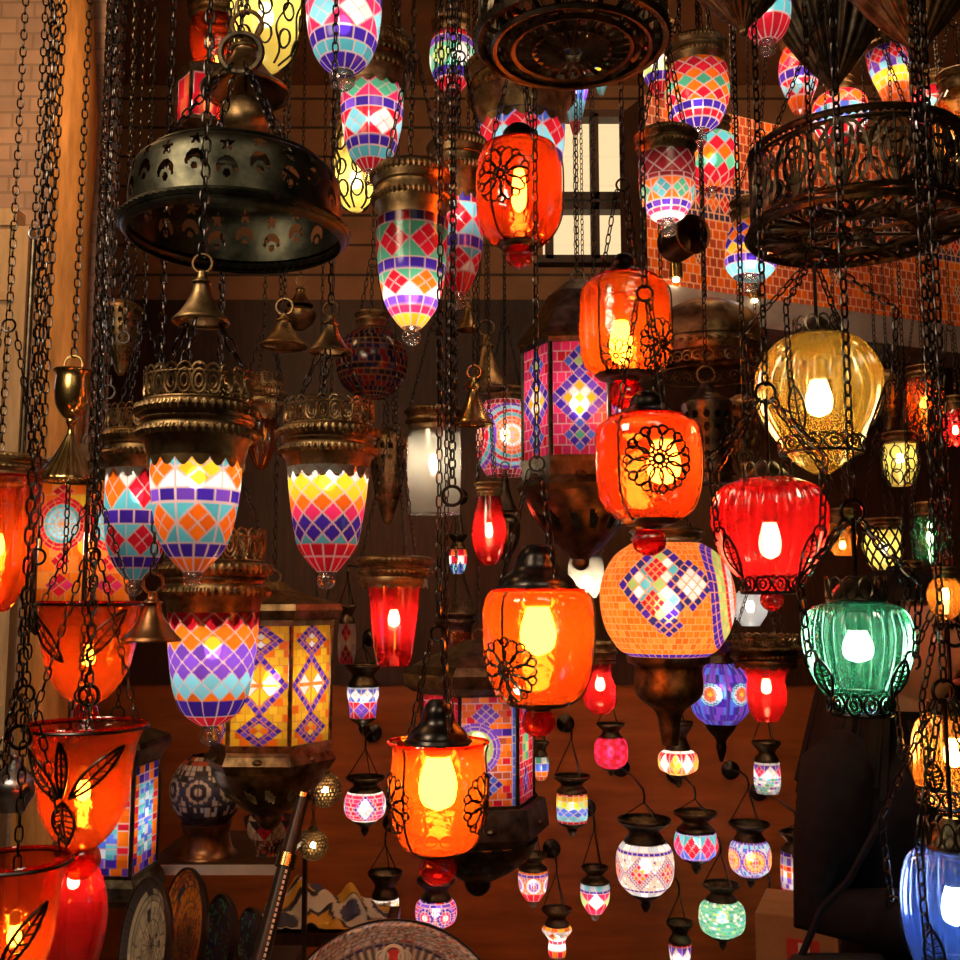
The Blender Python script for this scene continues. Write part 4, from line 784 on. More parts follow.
wall_lamp('small acorn lamp with orange arches over dark red, left of the pair under the jars', 533, [(14, 868), (15, 878), (13, 890), (7, 900)], [('t', 0, .12, 14, 'O'), ('t', .12, .2, 14, 'V'), ('f', .2, .7, 5, 'RVSO', 'PR', .62), ('t', .7, 1, 10, 'R')], (854, 869, 14), 812, 1.2, fin=(904, 4))
wall_lamp('small acorn lamp with pale blue collar and red swirls', 595, [(14, 881), (15, 892), (13, 903), (7, 913)], [('t', 0, .2, 14, 'SL'), ('t', .2, .28, 14, 'P'), ('d', .28, .8, 5, 'WE', 'KR'), ('t', .8, 1, 10, 'K')], (867, 882, 13), 822, 1.2, fin=(917, 4))
wall_lamp('small two-tier white and orange lamp at the foot of the wall', 557, [(12, 924), (15, 930), (10, 937), (8, 941), (9, 950), (8, 956)], [('t', 0, .15, 12, 'YO'), ('d', .15, .5, 8, 'WO', 'W'), ('t', .5, .62, 10, 'R'), ('t', .62, .8, 10, 'W'), ('t', .8, 1, 10, 'OR')], (909, 925, 15), 866, 1.4)
wall_lamp('small violet and white lamp cut by the bottom edge, left of the green globe', 680, [(11, 941), (11, 950), (9, 962), (5, 972)], [('t', 0, .12, 12, 'R'), ('d', .12, .8, 6, 'W', 'VB'), ('t', .8, 1, 10, 'K')], (922, 942, 13), 888, 1.3)
wall_lamp('small round sea-green mosaic globe lamp near the bottom edge', 722, globe(23, 899, 936, .65), [('m', 0, 1, 34, 16, 'GTEGGW')], (884, 900, 18), 845, .8, tassel=(950,), Y=3.9, grout=np.array((.3, .5, .35)))
wall_lamp('small pale blue globe lamp with orange ringed discs', 750, globe(21, 839, 875, .72), [('m', 0, .08, 30, 1, 'V'), ('f', .08, .92, 5, 'ROYOV', 'SLB', .52), ('m', .92, 1, 30, 1, 'V')], (823, 840, 20), 782, 1.25, tassel=(888,))
wall_lamp('small white, violet and green drum lamp left of the person', 767, [(12, 760), (13, 770), (13, 784), (11, 793)], [('t', 0, .12, 12, 'W'), ('d', .12, .5, 7, 'KW', 'VS'), ('m', .5, 1, 20, 6, 'GTWVS')], (742, 761, 14), 700, 1.2)
wall_lamp('small striped lilac and orange drum lamp half behind the person', 797, [(15, 850), (16, 866), (16, 884), (15, 896)], [('t', 0, .12, 20, 'P'), ('t', .12, .3, 20, 'SV', 1), ('t', .3, .42, 20, 'OR'), ('t', .42, .55, 20, 'WO'), ('t', .55, .8, 20, 'SV', 2), ('t', .8, 1, 20, 'RK')], (832, 851, 16), 817, 1.1, Y=3.8)
wall_lamp('small lamp with red dots at the bottom edge beside the carton', 771, [(10, 944), (12, 952), (10, 965), (6, 974)], [('f', 0, 1, 5, 'BRRW', 'WCR', .5)], (926, 945, 12), 880, 1.2)
wall_lamp('small striped mosaic lamp cut off at the orange lantern edge, mid wall', 541, [(7, 755), (8, 764), (7, 774), (4, 780)], [('t', 0, .3, 8, 'WG'), ('t', .3, .6, 8, 'B'), ('t', .6, 1, 8, 'O', 2)], (742, 756, 8), 700, .8)
wall_lamp('small dim mosaic lamp with grey and red star, between the lantern and the red lamp', 347, [(8, 622), (9, 636), (9, 652), (7, 664)], [('d', 0, .5, 5, 'RS', 'SC'), ('d', .5, 1, 5, 'MS', 'CR')], (606, 623, 9), 570, .15, Y=3.6)
wall_lamp('small red and blue lit mosaic lamp in the shade left of the narrow red vase', 458, [(8, 548), (9, 556), (8, 566), (5, 574)], [('t', 0, .3, 8, 'RO'), ('t', .3, .6, 8, 'WR'), ('t', .6, 1, 8, 'BL')], (535, 549, 9), 490, 1)
wall_lamp('round purple mosaic globe lamp with orange flowers ringed in pale blue', 720, [(15, 662), (26, 672), (31, 690), (27, 712), (16, 724)], [('f', 0, 1, 6, 'YOOSL', 'VPNVPB', .36)], (640, 664, 22), 600, .55, 150, 70, Y=2.9, tassel=(762,), gw=.0006, grout=np.array((.12, .06, .2)))
for i, (cx, y, hw, lab) in enumerate(((325, 790, 17, 'dark pierced metal ball lamp hanging under the lantern bowl'), (313, 845, 15, 'darker pierced metal ball lamp beside the inlaid stick'))):
    l = Lamp('pierced_ball_lamp', lab, 'small lamp', cx, y - hw - 4, y + hw, 3.3)
    R = l.r(hw, y); z = l.z(y); a = np.linspace(-PI / 2 * .97, PI / 2 * .97, 40)
    MB().lathe(np.stack([R * np.cos(a), z + R * np.sin(a)], 1), 120, keep=lambda u, v: ~((((u * 26 + .5 * (np.floor(v * 14) % 2)) % 1 - .5) ** 2 + ((v * 14) % 1 - .5) ** 2 < .10) & (np.abs(v - .5) < .40))).build('pierced_ball', 'antique_brass', l.o)
    MB().ball((0, 0, z), R * .2, 8, 6).build('bulb', 'warm_bulb', l.o); light(l, z, .02)
    MB().lathe([(R * .3, z + R * .94), (R * .35, z + R * 1.05), (R * .1, z + R * 1.3)], 14, True, True).build('cap', 'dark_bronze', l.o); hang(l, z + R * 1.28, pitch=.02)
# ================================================================ lanterns
def panelA(i):
    w = 0.14
    return [('s', 0, 1, 'YYOY', 6, 15, [('d', .5, .13, .20, .15, 'PV', 5), ('d', .5, .13, .09, .065, 'YW', 2), ('d', .5, .50, .25, .27, 'VP', 7), ('d', .5, .50, .17, .18, 'WY', 2), ('b', .5, .5, .012, .17, 'A', (1, 6)), ('b', .5, .5, .15, .012, 'A', (6, 1)), ('d', .5, .87, .20, .15, 'PV', 5), ('d', .5, .87, .09, .065, 'OY', 2)])]
lantern('panel_lantern', 'six-sided lantern with yellow mosaic panels and purple diamond chains', 272, 2.62, 6, 59, 624, 740, -.03, panelA, [(57, 621), (66, 617), (70, 610), (68, 604), (40, 596), (20, 590), (10, 582)], [(60, 742), (62, 750), (66, 758), (60, 768)], 1.0, under=[(56, 766), (52, 780), (40, 795), (24, 808), (10, 816)], nx=60, ny=130, grout=np.array((.75, .25, .05)), mat='antique_brass')
def panelB(i):
    return [('s', 0, 1, 'KKRK', 6, 11, [('d', .5, .18, .14, .15, 'BP', 3), ('d', .5, .18, .05, .05, 'EG', 1), ('d', .5, .5, .27, .27, 'VP', 5), ('d', .5, .5, .15, .16, 'YW', 3), ('d', .5, .82, .14, .15, 'BP', 3), ('d', .5, .82, .05, .05, 'GT', 1)])]
lantern('panel_lantern', 'pink-panelled mosaic lantern with a violet diamond, behind the jars', 579, 2.45, 6, 56, 352, 462, -.08, panelB, [(56, 350), (62, 345), (58, 338), (40, 315), (30, 296), (12, 282)], [(58, 464), (58, 480), (64, 488), (60, 494)], 1.0, under=[(56, 494), (48, 515), (30, 540), (12, 556), (6, 562)], by=405)
def panelC(i):
    return [('s', 0, 1, 'OYOA', 4, 8, [('o', .5, .36, .22, .22, 'LLLLTRR', 16), ('d', .5, .10, .10, .07, 'R', 2), ('d', .5, .66, .09, .08, 'R', 2), ('d', .5, .85, .13, .1, 'KR', 2)])]
lantern('panel_lantern', 'orange-panelled mosaic lantern with red-ringed turquoise discs at far left', 86, 2.4, 6, 52, 484, 604, -.16, panelC, [(54, 482), (60, 476), (56, 470), (34, 458), (14, 446)], [(54, 606), (58, 614), (60, 624), (50, 634)], .9, nx=60, ny=120, grout=np.array((.8, .3, .1)))
def panelD(i):
    if i % 2 == 0: return [('s', 0, 1, 'OOROX', 6, 16, [('d', .45, .18, .14, .12, 'V', 3), ('b', .5, .33, .5, .035, 'VP', (8, 1)), ('o', .25, .48, .24, .24, 'YOEEEVV', 14), ('d', .5, .8, .14, .12, 'PB', 3), ('b', .98, .5, .02, .5, 'B', (1, 14))])]
    return [('s', 0, 1, 'RRKR', 6, 16, [('d', .5, .14, .12, .10, 'VP', 3), ('b', .5, .5, .1, .12, 'EG', (2, 3)), ('d', .5, .8, .10, .16, 'VP', 2)])]
lantern('panel_lantern', 'mosaic lantern with orange and purple panels and green petals, behind the lowest jar', 478, 2.75, 6, 57, 692, 798, .21, panelD, [(66, 690), (74, 684), (76, 672), (66, 664), (50, 656), (30, 648), (12, 640)], [(70, 800), (72, 812), (74, 828), (62, 838)], .55, under=[(60, 838), (54, 852), (40, 866), (22, 876), (10, 882)])
def panelE(i):
    return [('t', 0, .09, 5, 'PO', 1), ('t', .09, .18, 5, 'OPV', 1), ('s', .18, .85, 'TLB', 6, 14, [('b', .9, .5, .06, .5, 'ORO', (1, 14)), ('b', .1, .5, .06, .5, 'OR', (1, 14)), ('b', .55, .5, .04, .4, 'SB', (1, 10))]), ('t', .85, 1, 5, 'POV', 2)]
lantern('panel_lantern', 'dark-framed lantern with blue and orange mosaic panel behind the lower left tulip', 114, 2.05, 4, 46, 762, 868, -.08, panelE, [(48, 760), (54, 752), (58, 744), (56, 738), (30, 728), (12, 718)], [(48, 870), (54, 878), (58, 890), (48, 898)], .7, nx=44, ny=90)
# disc-sided mosaic lamp
l = mosaic_lamp('mosaic_lamp', 'round red mosaic lamp with a yellow and turquoise ringed disc, left of the pink lantern', 505, 2.75, [(20, 402), (27, 415), (29, 438), (27, 460), (18, 476)],
    [('s', 0, 1, 'RKM', 26, 12, [('o', .535, .5, .43, .43, 'YYWOOTRLV', 20), ('o', .28, .5, .4, .4, 'YOORRTV', 20), ('o', .8, .5, .4, .4, 'YOORRTV', 20)])], None, (388, 404, 22), B=1.0, gal=False, nu=170, nv=70)
l = mosaic_lamp('mosaic_lamp', 'unlit-looking dark mosaic globe with netted tiles behind the tall yellow and pink lamp', 372, 2.7, [(14, 328), (30, 342), (36, 362), (30, 384), (14, 398)],
    [('m', 0, 1, 30, 14, 'DZNM')], None, (312, 330, 17), B=.03, gal=False, nu=150, nv=60, grout=np.array((.5, .25, .12)))
# red panel lantern, top left
def panelR(i): return [('t', 0, 1, 2, 'RX', 2)]
lantern('panel_lantern', 'small plain red glass lantern at top left above the pierced chandelier', 208, 2.95, 6, 30, 84, 128, .2, panelR, [(31, 82), (34, 78), (20, 70), (8, 64)], [(31, 130), (34, 134), (26, 140)], .7, nx=16, ny=16)
# ================================================================ chandeliers and brass work
def star_holes(u, v):
    uu = u * 22; cu = (uu % 1 - .5) * 1.0; odd = (np.floor(uu) % 2) * .10
    y = (v - .30 - odd) * 2.0; a = np.arctan2(y, cu); s = np.sqrt(cu ** 2 + y ** 2) < .17 + .07 * np.cos(5 * a + 1.57)
    y2 = (v - .62 - odd) * 2.0; c1 = (np.sqrt(cu ** 2 + y2 ** 2) < .32) & (np.sqrt(cu ** 2 + (y2 - .15) ** 2) > .22) & (y2 < .12)
    y3 = (v - .70 - odd) * 2.0; c2 = np.sqrt(cu ** 2 + y3 ** 2) < .11
    return ~(s | c1 | c2)
l = Lamp('pierced_chandelier', 'wide pierced brass hoop chandelier with star and crescent cut-outs, upper left', 'chandelier', 237, 120, 262, 1.92)
R = l.r(107, 215); z = lambda t: l.z(t)
pr = smoothprof([(R * .80, z(168)), (R * .93, z(178)), (R * .97, z(200)), (R * .97, z(228))], 44)
MB().lathe(pr, 720, keep=star_holes).build('pierced_band', 'patina_bronze', l.o)
MB().lathe([(R * .97, z(226)), (R * 1.03, z(229)), (R * 1.03, z(236)), (R, z(240)), (R * .97, z(242))], 80).torus(R * 1.02, .006, z(232), 160, 6, beads=80).torus(R * .8, .004, z(168), 60, 5).build('rope_rim', 'patina_bronze', l.o)
MB().lathe(smoothprof([(R * .80, z(168)), (R * .6, z(156)), (R * .36, z(150)), (R * .3, z(144))], 14), 60, keep=lambda u, v: ~((np.abs((u * 16) % 1 - .5) < .3) & (v > .15) & (v < .8))).build('openwork_shoulder', 'patina_bronze', l.o)
three(l, R * .78, z(168), z(66), n=4, rot=.7); MB().torus(.03, .005, z(66) + .02, 24, 6, axis='y').build('hook_ring', 'dark_bronze', l.o); hang(l, z(66) + .045)
l = Lamp('fretwork_chandelier', 'wide dark fretwork hoop chandelier with fan-patterned underside, upper right', 'chandelier', 855, 118, 240, 2.2)
R = l.r(104, 190); zt, zb = l.z(152), l.z(232)
MB().torus(R * .96, .008, zt, 180, 6, beads=90).torus(R * 1.0, .009, zb, 180, 6, beads=90).torus(R * .97, .005, zt - .018, 90, 5).torus(R * .99, .005, zb + .02, 90, 5).build('rope_rims', 'dark_bronze', l.o)
f = MB(); zm = (zt + zb) / 2; H = (zt - zb) / 2 - .018
f.hoops(14, R * .975, zm, R * PI / 14 * .98, H, .0045); f.hoops(14, R * .975, zm, R * PI / 14 * .55, H * .55, .004); f.hoops(28, R * .975, zm + H * .55, R * PI / 28 * .8, H * .36, .0035); f.hoops(28, R * .975, zm - H * .55, R * PI / 28 * .8, H * .36, .0035)
for k in range(14):
    for d in (-.16, -.08, 0, .08, .16):
        a = 2 * PI * k / 14 - PI / 2; f.tube([(R * .975 * math.cos(a), R * .975 * math.sin(a), zm - H), (R * .975 * math.cos(a + d), R * .975 * math.sin(a + d), zm + H * (1 - abs(d) * 3))], .0034, 4)
f.build('fretwork_band', 'dark_bronze', l.o)
f = MB()
for k in range(8):                                                  # fans across the open floor of the hoop
    a = 2 * PI * (k + .5) / 8 - PI / 2; c = np.array((R * .52 * math.cos(a), R * .52 * math.sin(a), zb - .004))
    for d in np.linspace(-1.5, 1.5, 9): f.tube([c, c + np.array((math.cos(a + d), math.sin(a + d), 0)) * R * (.44 - .07 * abs(d))], .0055, 4)
    f.torus(R * .1, .003, zb - .004, 20, 4, c=(c[0], c[1]))
f.torus(R * .5, .005, zb - .004, 60, 5).torus(R * .14, .006, zb - .004, 30, 5)
for k in range(8): a = 2 * PI * k / 8; f.tube([(R * .14 * math.cos(a), R * .14 * math.sin(a), zb - .004), (R * math.cos(a), R * math.sin(a), zb - .004)], .0045, 5)
f.build('fan_floor', 'dark_bronze', l.o); three(l, R * .96, zt, l.z(-40), n=4, rot=.4)
MB().torus(.03, .005, l.z(-40) + .02, 24, 6, axis='y').build('hook_ring', 'dark_bronze', l.o); hang(l, l.z(-40) + .045)
l = Lamp('fretwork_chandelier', 'dark openwork hoop chandelier filling the top edge, centre', 'chandelier', 572, -40, 56, 2.05)
R = l.r(92, 20); zt, zb = l.z(-30), l.z(40); zm = (zt + zb) / 2; H = (zt - zb) / 2
MB().torus(R, .008, zb, 160, 6, beads=80).torus(R, .007, zt, 160, 6, beads=80).build('rope_rims', 'dark_bronze', l.o)
f = MB(); f.hoops(16, R, zm, R * PI / 16 * .98, H * .95, .0035); f.hoops(32, R, zm, R * PI / 32 * .9, H * .5, .003); f.hoops(16, R, zm, R * PI / 16 * .5, H * .9, .003); f.build('fretwork_band', 'dark_bronze', l.o)
f = MB()
for k in range(24): a = 2 * PI * k / 24; f.tube([(R * .15 * math.cos(a), R * .15 * math.sin(a), zb - .02), (R * .6 * math.cos(a), R * .6 * math.sin(a), zb - .012), (R * math.cos(a), R * math.sin(a), zb)], .0045, 4)
for q in (.2, .42, .65, .85): f.torus(R * q, .005, zb - .014, 60, 5)
f.hoops(14, R * .75, zb - .008, R * .14, .004, .004); f.build('spoked_floor', 'dark_bronze', l.o); three(l, R * .95, zt, l.z(-190), n=4); hang(l, l.z(-190))
def fan_dome(label, cx, Y, y0, y1, hw, mat='antique_brass', name='pleated_canopy', up=0, n=20, rot=(0, 0, 0)):
    l = Lamp(name, label, 'lamp canopy', cx, y0, y1, Y, 'pleated brass canopies', rot)
    R = l.r(hw, y0); zt, zb = l.z(y0), 0; h = zt - zb
    pr = smoothprof([(R, zt), (R * .97, zt - h * .12), (R * .72, zt - h * .40), (R * .42, zt - h * .68), (R * .16, zt - h * .88), (R * .06, zb)], 20)
    m = MB(); th = None; m.lathe(pr, n * 8, rib=n, amp=.13, c1=True); m.torus(R, R * .035, zt, 60, 5); m.build('pleated_bowl', mat, l.o)
    MB().ball((0, 0, zb), R * .09, 12, 8).build('end_button', mat, l.o)
    zc = zt + R * 1.6; three(l, R * .97, zt, zc); hang(l, zc); return l
fan_dome('pleated brass canopy at the top edge above the orange lattice lamp', 742, 2.35, -40, 32, 58)
fan_dome('pleated dark brass canopy in the top right corner', 916, 2.05, -60, 56, 78)
fan_dome('dark pleated canopy at upper right, above the right chandelier', 832, 2.6, 8, 92, 52, 'dark_bronze')
# tall goblet-shaped brass with a bell below
l = Lamp('brass_goblet_bell', 'shiny brass goblet and fluted bell hanging at the left', 'brass ornament', 71, 368, 482, 1.85)
pr = smoothprof(l.prof([(18, 371), (16, 376), (17, 392), (15, 406), (9, 416), (4, 420)]), 24); MB().lathe(pr, 36, False, True).torus(pr[0][0], .002, pr[0][1], 36, 6).build('goblet', 'polished_brass', l.o)
MB().lathe(smoothprof(l.prof([(4, 418), (5, 422), (3, 428), (4, 436)]), 12), 16).build('stem', 'polished_brass', l.o)
MB().lathe(smoothprof(l.prof([(4, 434), (9, 446), (17, 460), (24, 470), (30, 479), (30, 482)]), 26), 120, rib=24, amp=.05).torus(l.r(30, 481), .002, .002, 48, 6).build('fluted_bell', 'polished_brass', l.o)
zt = l.z(371); MB().torus(.016, .002, zt + .012, 20, 6, axis='y').build('hook_ring', 'polished_brass', l.o); chain(l, (0, 0, 0), (0, 0, -.16), 'black_iron', name='lower_chain'); hang(l, zt + .026)
def dome(label, cx, Y, y0, y1, hw, mat='antique_brass', extra=None, name='brass_dome'):
    l = Lamp(name, label, 'brass ornament', cx, y0, y1, Y, 'brass domes on the chains'); zc = bell(l, y1, y0, hw, mat, name='dome')
    if extra: extra(l)
    hang(l, zc - .002); return l
def pot(l):
    MB().lathe(smoothprof(l.prof([(20, 104), (24, 112), (24, 124), (18, 132), (8, 136)]), 16), 30, True, True).build('hanging_pot', 'antique_brass', l.o); MB().tube([(0, 0, l.z(104)), (0, 0, l.z(60))], .003, 6).build('rod', 'dark_bronze', l.o)
dome('large bell-shaped brass dome at top left under the pale yellow filigree lamp', 246, 1.7, 38, 92, 42, extra=pot)
dome('small round brass dome left of the tall yellow and pink lamp', 284, 2.3, 314, 346, 23)
dome('small brass bell in the dark middle, left of the pink lantern', 474, 2.6, 378, 424, 19, 'polished_brass')
dome('tiny brass bell below the pale turquoise mosaic lamp', 468, 2.9, 302, 330, 11)
dome('dark brass dome in the shade above the narrow red vase lamp', 486, 3.0, 335, 388, 22)
dome('brown bell dome hanging left of the violet-banded lamp, above the lower tulips', 152, 1.95, 592, 640, 28, 'copper_metal')
# brass dish with lacy edge
l = Lamp('lacy_brass_shade', 'broad brass shade with beaded border and lacy lower edge, behind the upper jars', 'lamp shade', 706, 288, 376, 2.5)
R = l.r(56, 350); pr = smoothprof(l.prof([(8, 300), (26, 305), (44, 315), (54, 330), (57, 344)]), 22); MB().lathe(pr, 56).build('dome', 'antique_brass', l.o)
MB().lathe([(R, l.z(344)), (R * 1.03, l.z(347)), (R * 1.02, l.z(356)), (R * .99, l.z(359))], 56).torus(R * 1.0, .006, l.z(351), 120, 6, beads=40).build('beaded_border', 'antique_brass', l.o)
f = MB(); f.hoops(34, R * .98, l.z(366), R * PI / 34, .012, .002); f.hoops(34, R * .98, l.z(368), R * PI / 34 * .5, .006, .0018); f.torus(R * .98, .002, l.z(376), 60, 4); f.build('lacy_edge', 'antique_brass', l.o); hang(l, pr[0][1])
l = Lamp('copper_pot', 'copper pot hung on its side, mouth towards us, left of the tiled fascia', 'pot', 684, 218, 258, 2.4)
q = MB().lathe([(.001, -.05), (.042, -.05), (.047, -.04), (.043, .03), (.048, .036), (.046, .04), (.040, .036), (.038, -.03), (.001, -.034)], 40)
v = q.v[0]; q.v[0] = np.stack([v[:, 0] * .92 + v[:, 2] * .4, -v[:, 2] * .9 + v[:, 0] * .3, v[:, 1] + .047], 1); q.build('pot_body', 'copper_metal', l.o)
MB().torus(.012, .002, .105, 16, 5, axis='y').build('hook_ring', 'copper_metal', l.o); hang(l, .116)
l = Lamp('pierced_brass_lantern', 'unlit pierced brass lantern with a loop handle under the lacy brass shade', 'lantern', 707, 366, 484, 2.3)
pr = smoothprof(l.prof([(6, 384), (9, 390), (14, 396), (24, 402), (25, 410), (24, 440), (25, 470), (28, 476), (22, 484)]), 46)
MB().lathe(pr, 160, True, True, keep=lambda u, v: ~((((u * 14) % 1 - .5) ** 2 * 1.2 + (((v * 9) % 1) - .5) ** 2 < .10) & (v > .36) & (v < .82))).build('pierced_body', 'dark_bronze', l.o)
MB().torus(l.r(9, 374), .0024, l.z(375), 22, 6, axis='y').build('loop_handle', 'antique_brass', l.o); hang(l, l.z(366))

def unlit(label, cx, Y, y0, y1, hw, kind, mat='antique_brass'):
    l = Lamp('unlit_brass_lamp', label, 'hanging lamp', cx, y0, y1, Y); h = y1 - y0
    if kind == 0:
        pr = smoothprof(l.prof([(hw * .3, y0), (hw, y0 + h * .12), (hw * .95, y0 + h * .3), (hw * .7, y0 + h * .65), (hw * .25, y1)]), 40)
        MB().lathe(pr, 140, False, True, keep=lambda u, v: ~((((u * 16) % 1 - .5) ** 2 * 1.3 + ((v * 9) % 1 - .5) ** 2 < .11) & (v > .22) & (v < .86))).build('pierced_body', mat, l.o)
        MB().ball((0, 0, 0), l.r(hw * .22, y1), 12, 8).build('drop_finial', mat, l.o)
    elif kind == 1:
        crown(l, y0, y0 + h * .45, hw, True, mat); pr = l.prof([(hw * .78, y0 + h * .42), (hw * .7, y0 + h * .7), (hw * .3, y0 + h * .95), (hw * .05, y1)]); MB().lathe(smoothprof(pr, 20), 36, False, True).build('glass_cup', 'amber_glass', l.o)
    else:
        bell(l, y0 + h * .45, y0, hw * .8, mat); pr = l.prof([(hw * .5, y0 + h * .5), (hw, y0 + h * .6), (hw * .9, y0 + h * .8), (hw * .3, y1)]); MB().lathe(smoothprof(pr, 20), 30, True, True, rib=14, amp=.08).build('brass_cup', mat, l.o)
        MB().tube([(0, 0, pr[0][1]), (0, 0, l.z(y0 + h * .4))], .003, 6).build('rod', mat, l.o)
    zt = l.z(y0); R = l.r(hw, y0)
    if kind == 2: hang(l, zt + R * .8)
    else: three(l, R * .28 if kind == 0 else R * .88, zt, zt + R * 2); hang(l, zt + R * 2)
unlit('unlit pierced brass lamp in the shade right of the tall yellow and pink lamp', 388, 3.1, 428, 520, 20, 0)
unlit('unlit brass lamp with amber cup left of the tall yellow and pink lamp', 262, 2.9, 375, 470, 22, 1)
unlit('unlit brass bell and cup hanging in shade below the upper left hoop chandelier', 300, 3.3, 285, 330, 16, 2)
unlit('unlit pierced brass lamp in the dark right of the pierced brass lantern', 742, 3.0, 395, 470, 18, 0)
unlit('unlit brass lamp with amber cup in the dark above the flared orange jar', 456, 3.2, 600, 668, 19, 1, 'dark_bronze')
unlit('unlit dark bell and cup just left of the black-capped orange jar, above it', 505, 2.9, 470, 560, 15, 2, 'dark_bronze')
unlit('unlit pierced bronze lamp behind the brass goblet and bell at left', 122, 2.6, 300, 372, 19, 0)
unlit('unlit pierced brass lamp in the dark gap between yellow and netted amber lamps', 888, 3.4, 370, 428, 14, 0)
# ================================================================ person behind the green lamp
def keep_largest(me):
    import bmesh
    bm = bmesh.new(); bm.from_mesh(me); seen = set(); best = []
    for v in bm.verts:
        if v in seen: continue
        st = [v]; seen.add(v); comp = [v]
        while st:
            for ed in st.pop().link_edges:
                for w in ed.verts:
                    if w not in seen: seen.add(w); st.append(w); comp.append(w)
        best.append(comp)
    best.sort(key=len); print('ISLANDS', [len(c) for c in best][-8:])
    bmesh.ops.delete(bm, geom=[v for c in best[:-1] for v in c], context='VERTS'); bm.to_mesh(me); bm.free()
def build_person():
    Yp = 1.75; c = P(910, 760, Yp); face = .55                        # turned a little to the right of the camera
    root = thing('person', 'person with long dark hair in a black coat, standing behind the green melon lamp', 'person', (c.x, Yp, 0), rot=(0, 0, face))
    H = P(900, 575, Yp).z; k = H / 1.60
    J = {'pel': (0, 0, .86), 'wai': (0, .005, 1.02), 'che': (0, .0, 1.20), 'nb': (0, .015, 1.33), 'nk': (0, .005, 1.40), 'hd': (0, 0, 1.47)}
    V = []; E = []; Rr = []; ix = {}
    def add(n, p, r, par=None):
        ix[n] = len(V); V.append(Vector(p) * k); Rr.append((r[0] * k, r[1] * k) if isinstance(r, tuple) else (r * k, r * k))
        if par: E.append((ix[par], ix[n]))
    add('pel', J['pel'], (.118, .095)); add('wai', J['wai'], (.100, .080), 'pel'); add('che', J['che'], (.135, .095), 'wai'); add('nb', J['nb'], (.07, .06), 'che'); add('nk', J['nk'], .050, 'nb'); add('hd', J['hd'], .058, 'nk')
    for s, n in ((-1, 'l'), (1, 'r')):
        add(n + 'hip', (s * .085, 0, .80), .085, 'pel'); add(n + 'kne', (s * .09, -.01, .46), .055, n + 'hip'); add(n + 'ank', (s * .09, .01, .09), .035, n + 'kne'); add(n + 'toe', (s * .10, -.13, .03), .030, n + 'ank')
        add(n + 'sho', (s * .165, .01, 1.29), .055, 'che'); add(n + 'elb', (s * .20, .03, 1.07), .038, n + 'sho')
        wr = (s * .13, -.20, 1.09); add(n + 'wri', wr, (.026, .021), n + 'elb'); add(n + 'pal', (s * .105, -.262, 1.105), (.016, .034), n + 'wri')
        for q, (dy, L) in enumerate(((-.026, .066), (-.009, .075), (.009, .070), (.025, .056))):
            b = Vector((s * .088, -.292, 1.108 + dy)); pa = n + 'pal'
            for m in range(3): add('%sf%d%d' % (n, q, m), b + Vector((-s * (.006 * m + .012 * m * m), -L * m / 2.9, 0)), (.0135 - .0012 * m), pa); pa = '%sf%d%d' % (n, q, m)
        add(n + 't0', (s * .092, -.262, 1.140), .011, n + 'pal'); add(n + 't1', (s * .076, -.285, 1.158), .0095, n + 't0'); add(n + 't2', (s * .062, -.306, 1.164), .0085, n + 't1')
    me = bpy.data.meshes.new('body'); me.from_pydata([tuple(v) for v in V], E, []); ob = bpy.data.objects.new('body_skeleton', me); COL.objects.link(ob)
    sk = ob.modifiers.new('skin', 'SKIN'); sl = me.skin_vertices[0].data
    for i, r in enumerate(Rr): sl[i].radius = r
    sl[0].use_root = True; ob.modifiers.new('s', 'SUBSURF').levels = 2
    dg = bpy.context.evaluated_depsgraph_get(); dg.update(); ev = ob.evaluated_get(dg); em = ev.to_mesh()
    bv = np.array([v.co for v in em.vertices]); bf = [tuple(p.vertices) for p in em.polygons]; ev.to_mesh_clear(); bpy.data.objects.remove(ob)
    # head, front is -Y
    n, m = 56, 44; th = np.linspace(0, 2 * PI, n, endpoint=False)[None]; ph = np.linspace(-PI / 2, PI / 2, m)[:, None]
    x = np.cos(ph) * np.sin(th); y = -np.cos(ph) * np.cos(th); z = np.sin(ph) * np.ones_like(th)
    sx = .074 * (1 - .20 * np.clip(-z, 0, 1) ** 1.3); X = x * sx; Yh = y * (.092 - .012 * np.clip(-z, 0, 1)); Z = z * .112
    fr = np.clip(-y, 0, 1) ** 2
    g = lambda x0, z0, a, b: np.exp(-((X - x0) / a) ** 2 - ((Z - z0) / b) ** 2) * fr
    Yh = Yh - .020 * g(0, -.022, .012, .020) - .008 * g(0, .0, .009, .03) + .009 * (g(.031, .006, .016, .012) + g(-.031, .006, .016, .012)) - .006 * g(0, -.062, .020, .010) - .008 * g(0, -.095, .022, .014) - .004 * (g(.03, .024, .02, .008) + g(-.03, .024, .02, .008))
    X = X + np.sign(X) * .012 * np.exp(-((Yh - .012) / .014) ** 2 - ((Z + .012) / .024) ** 2) * (np.abs(x) > .8)
    hc = np.array((0, -.012, 1.485)) * k
    hv = np.stack([X * k, Yh * k, Z * k], -1).reshape(-1, 3) + hc
    i = np.arange(m - 1)[:, None]; j = np.arange(n)[None]; j2 = (j + 1) % n
    hq = np.stack([np.broadcast_to(i * n + j, (m - 1, n)), i * n + j2, (i + 1) * n + j2, np.broadcast_to((i + 1) * n + j, (m - 1, n))], -1).reshape(-1, 4)
    allv = np.concatenate([bv, hv]); allf = bf + [tuple(q + len(bv)) for q in hq.tolist() for q in [np.array(q)]] + [tuple(range(len(bv), len(bv) + n))[::-1], tuple(range(len(bv) + n * (m - 1), len(bv) + n * m))]
    me = bpy.data.meshes.new('body'); me.from_pydata(allv.tolist(), [], [tuple(int(a) for a in f) for f in allf]); me.materials.append(MATS['skin'])
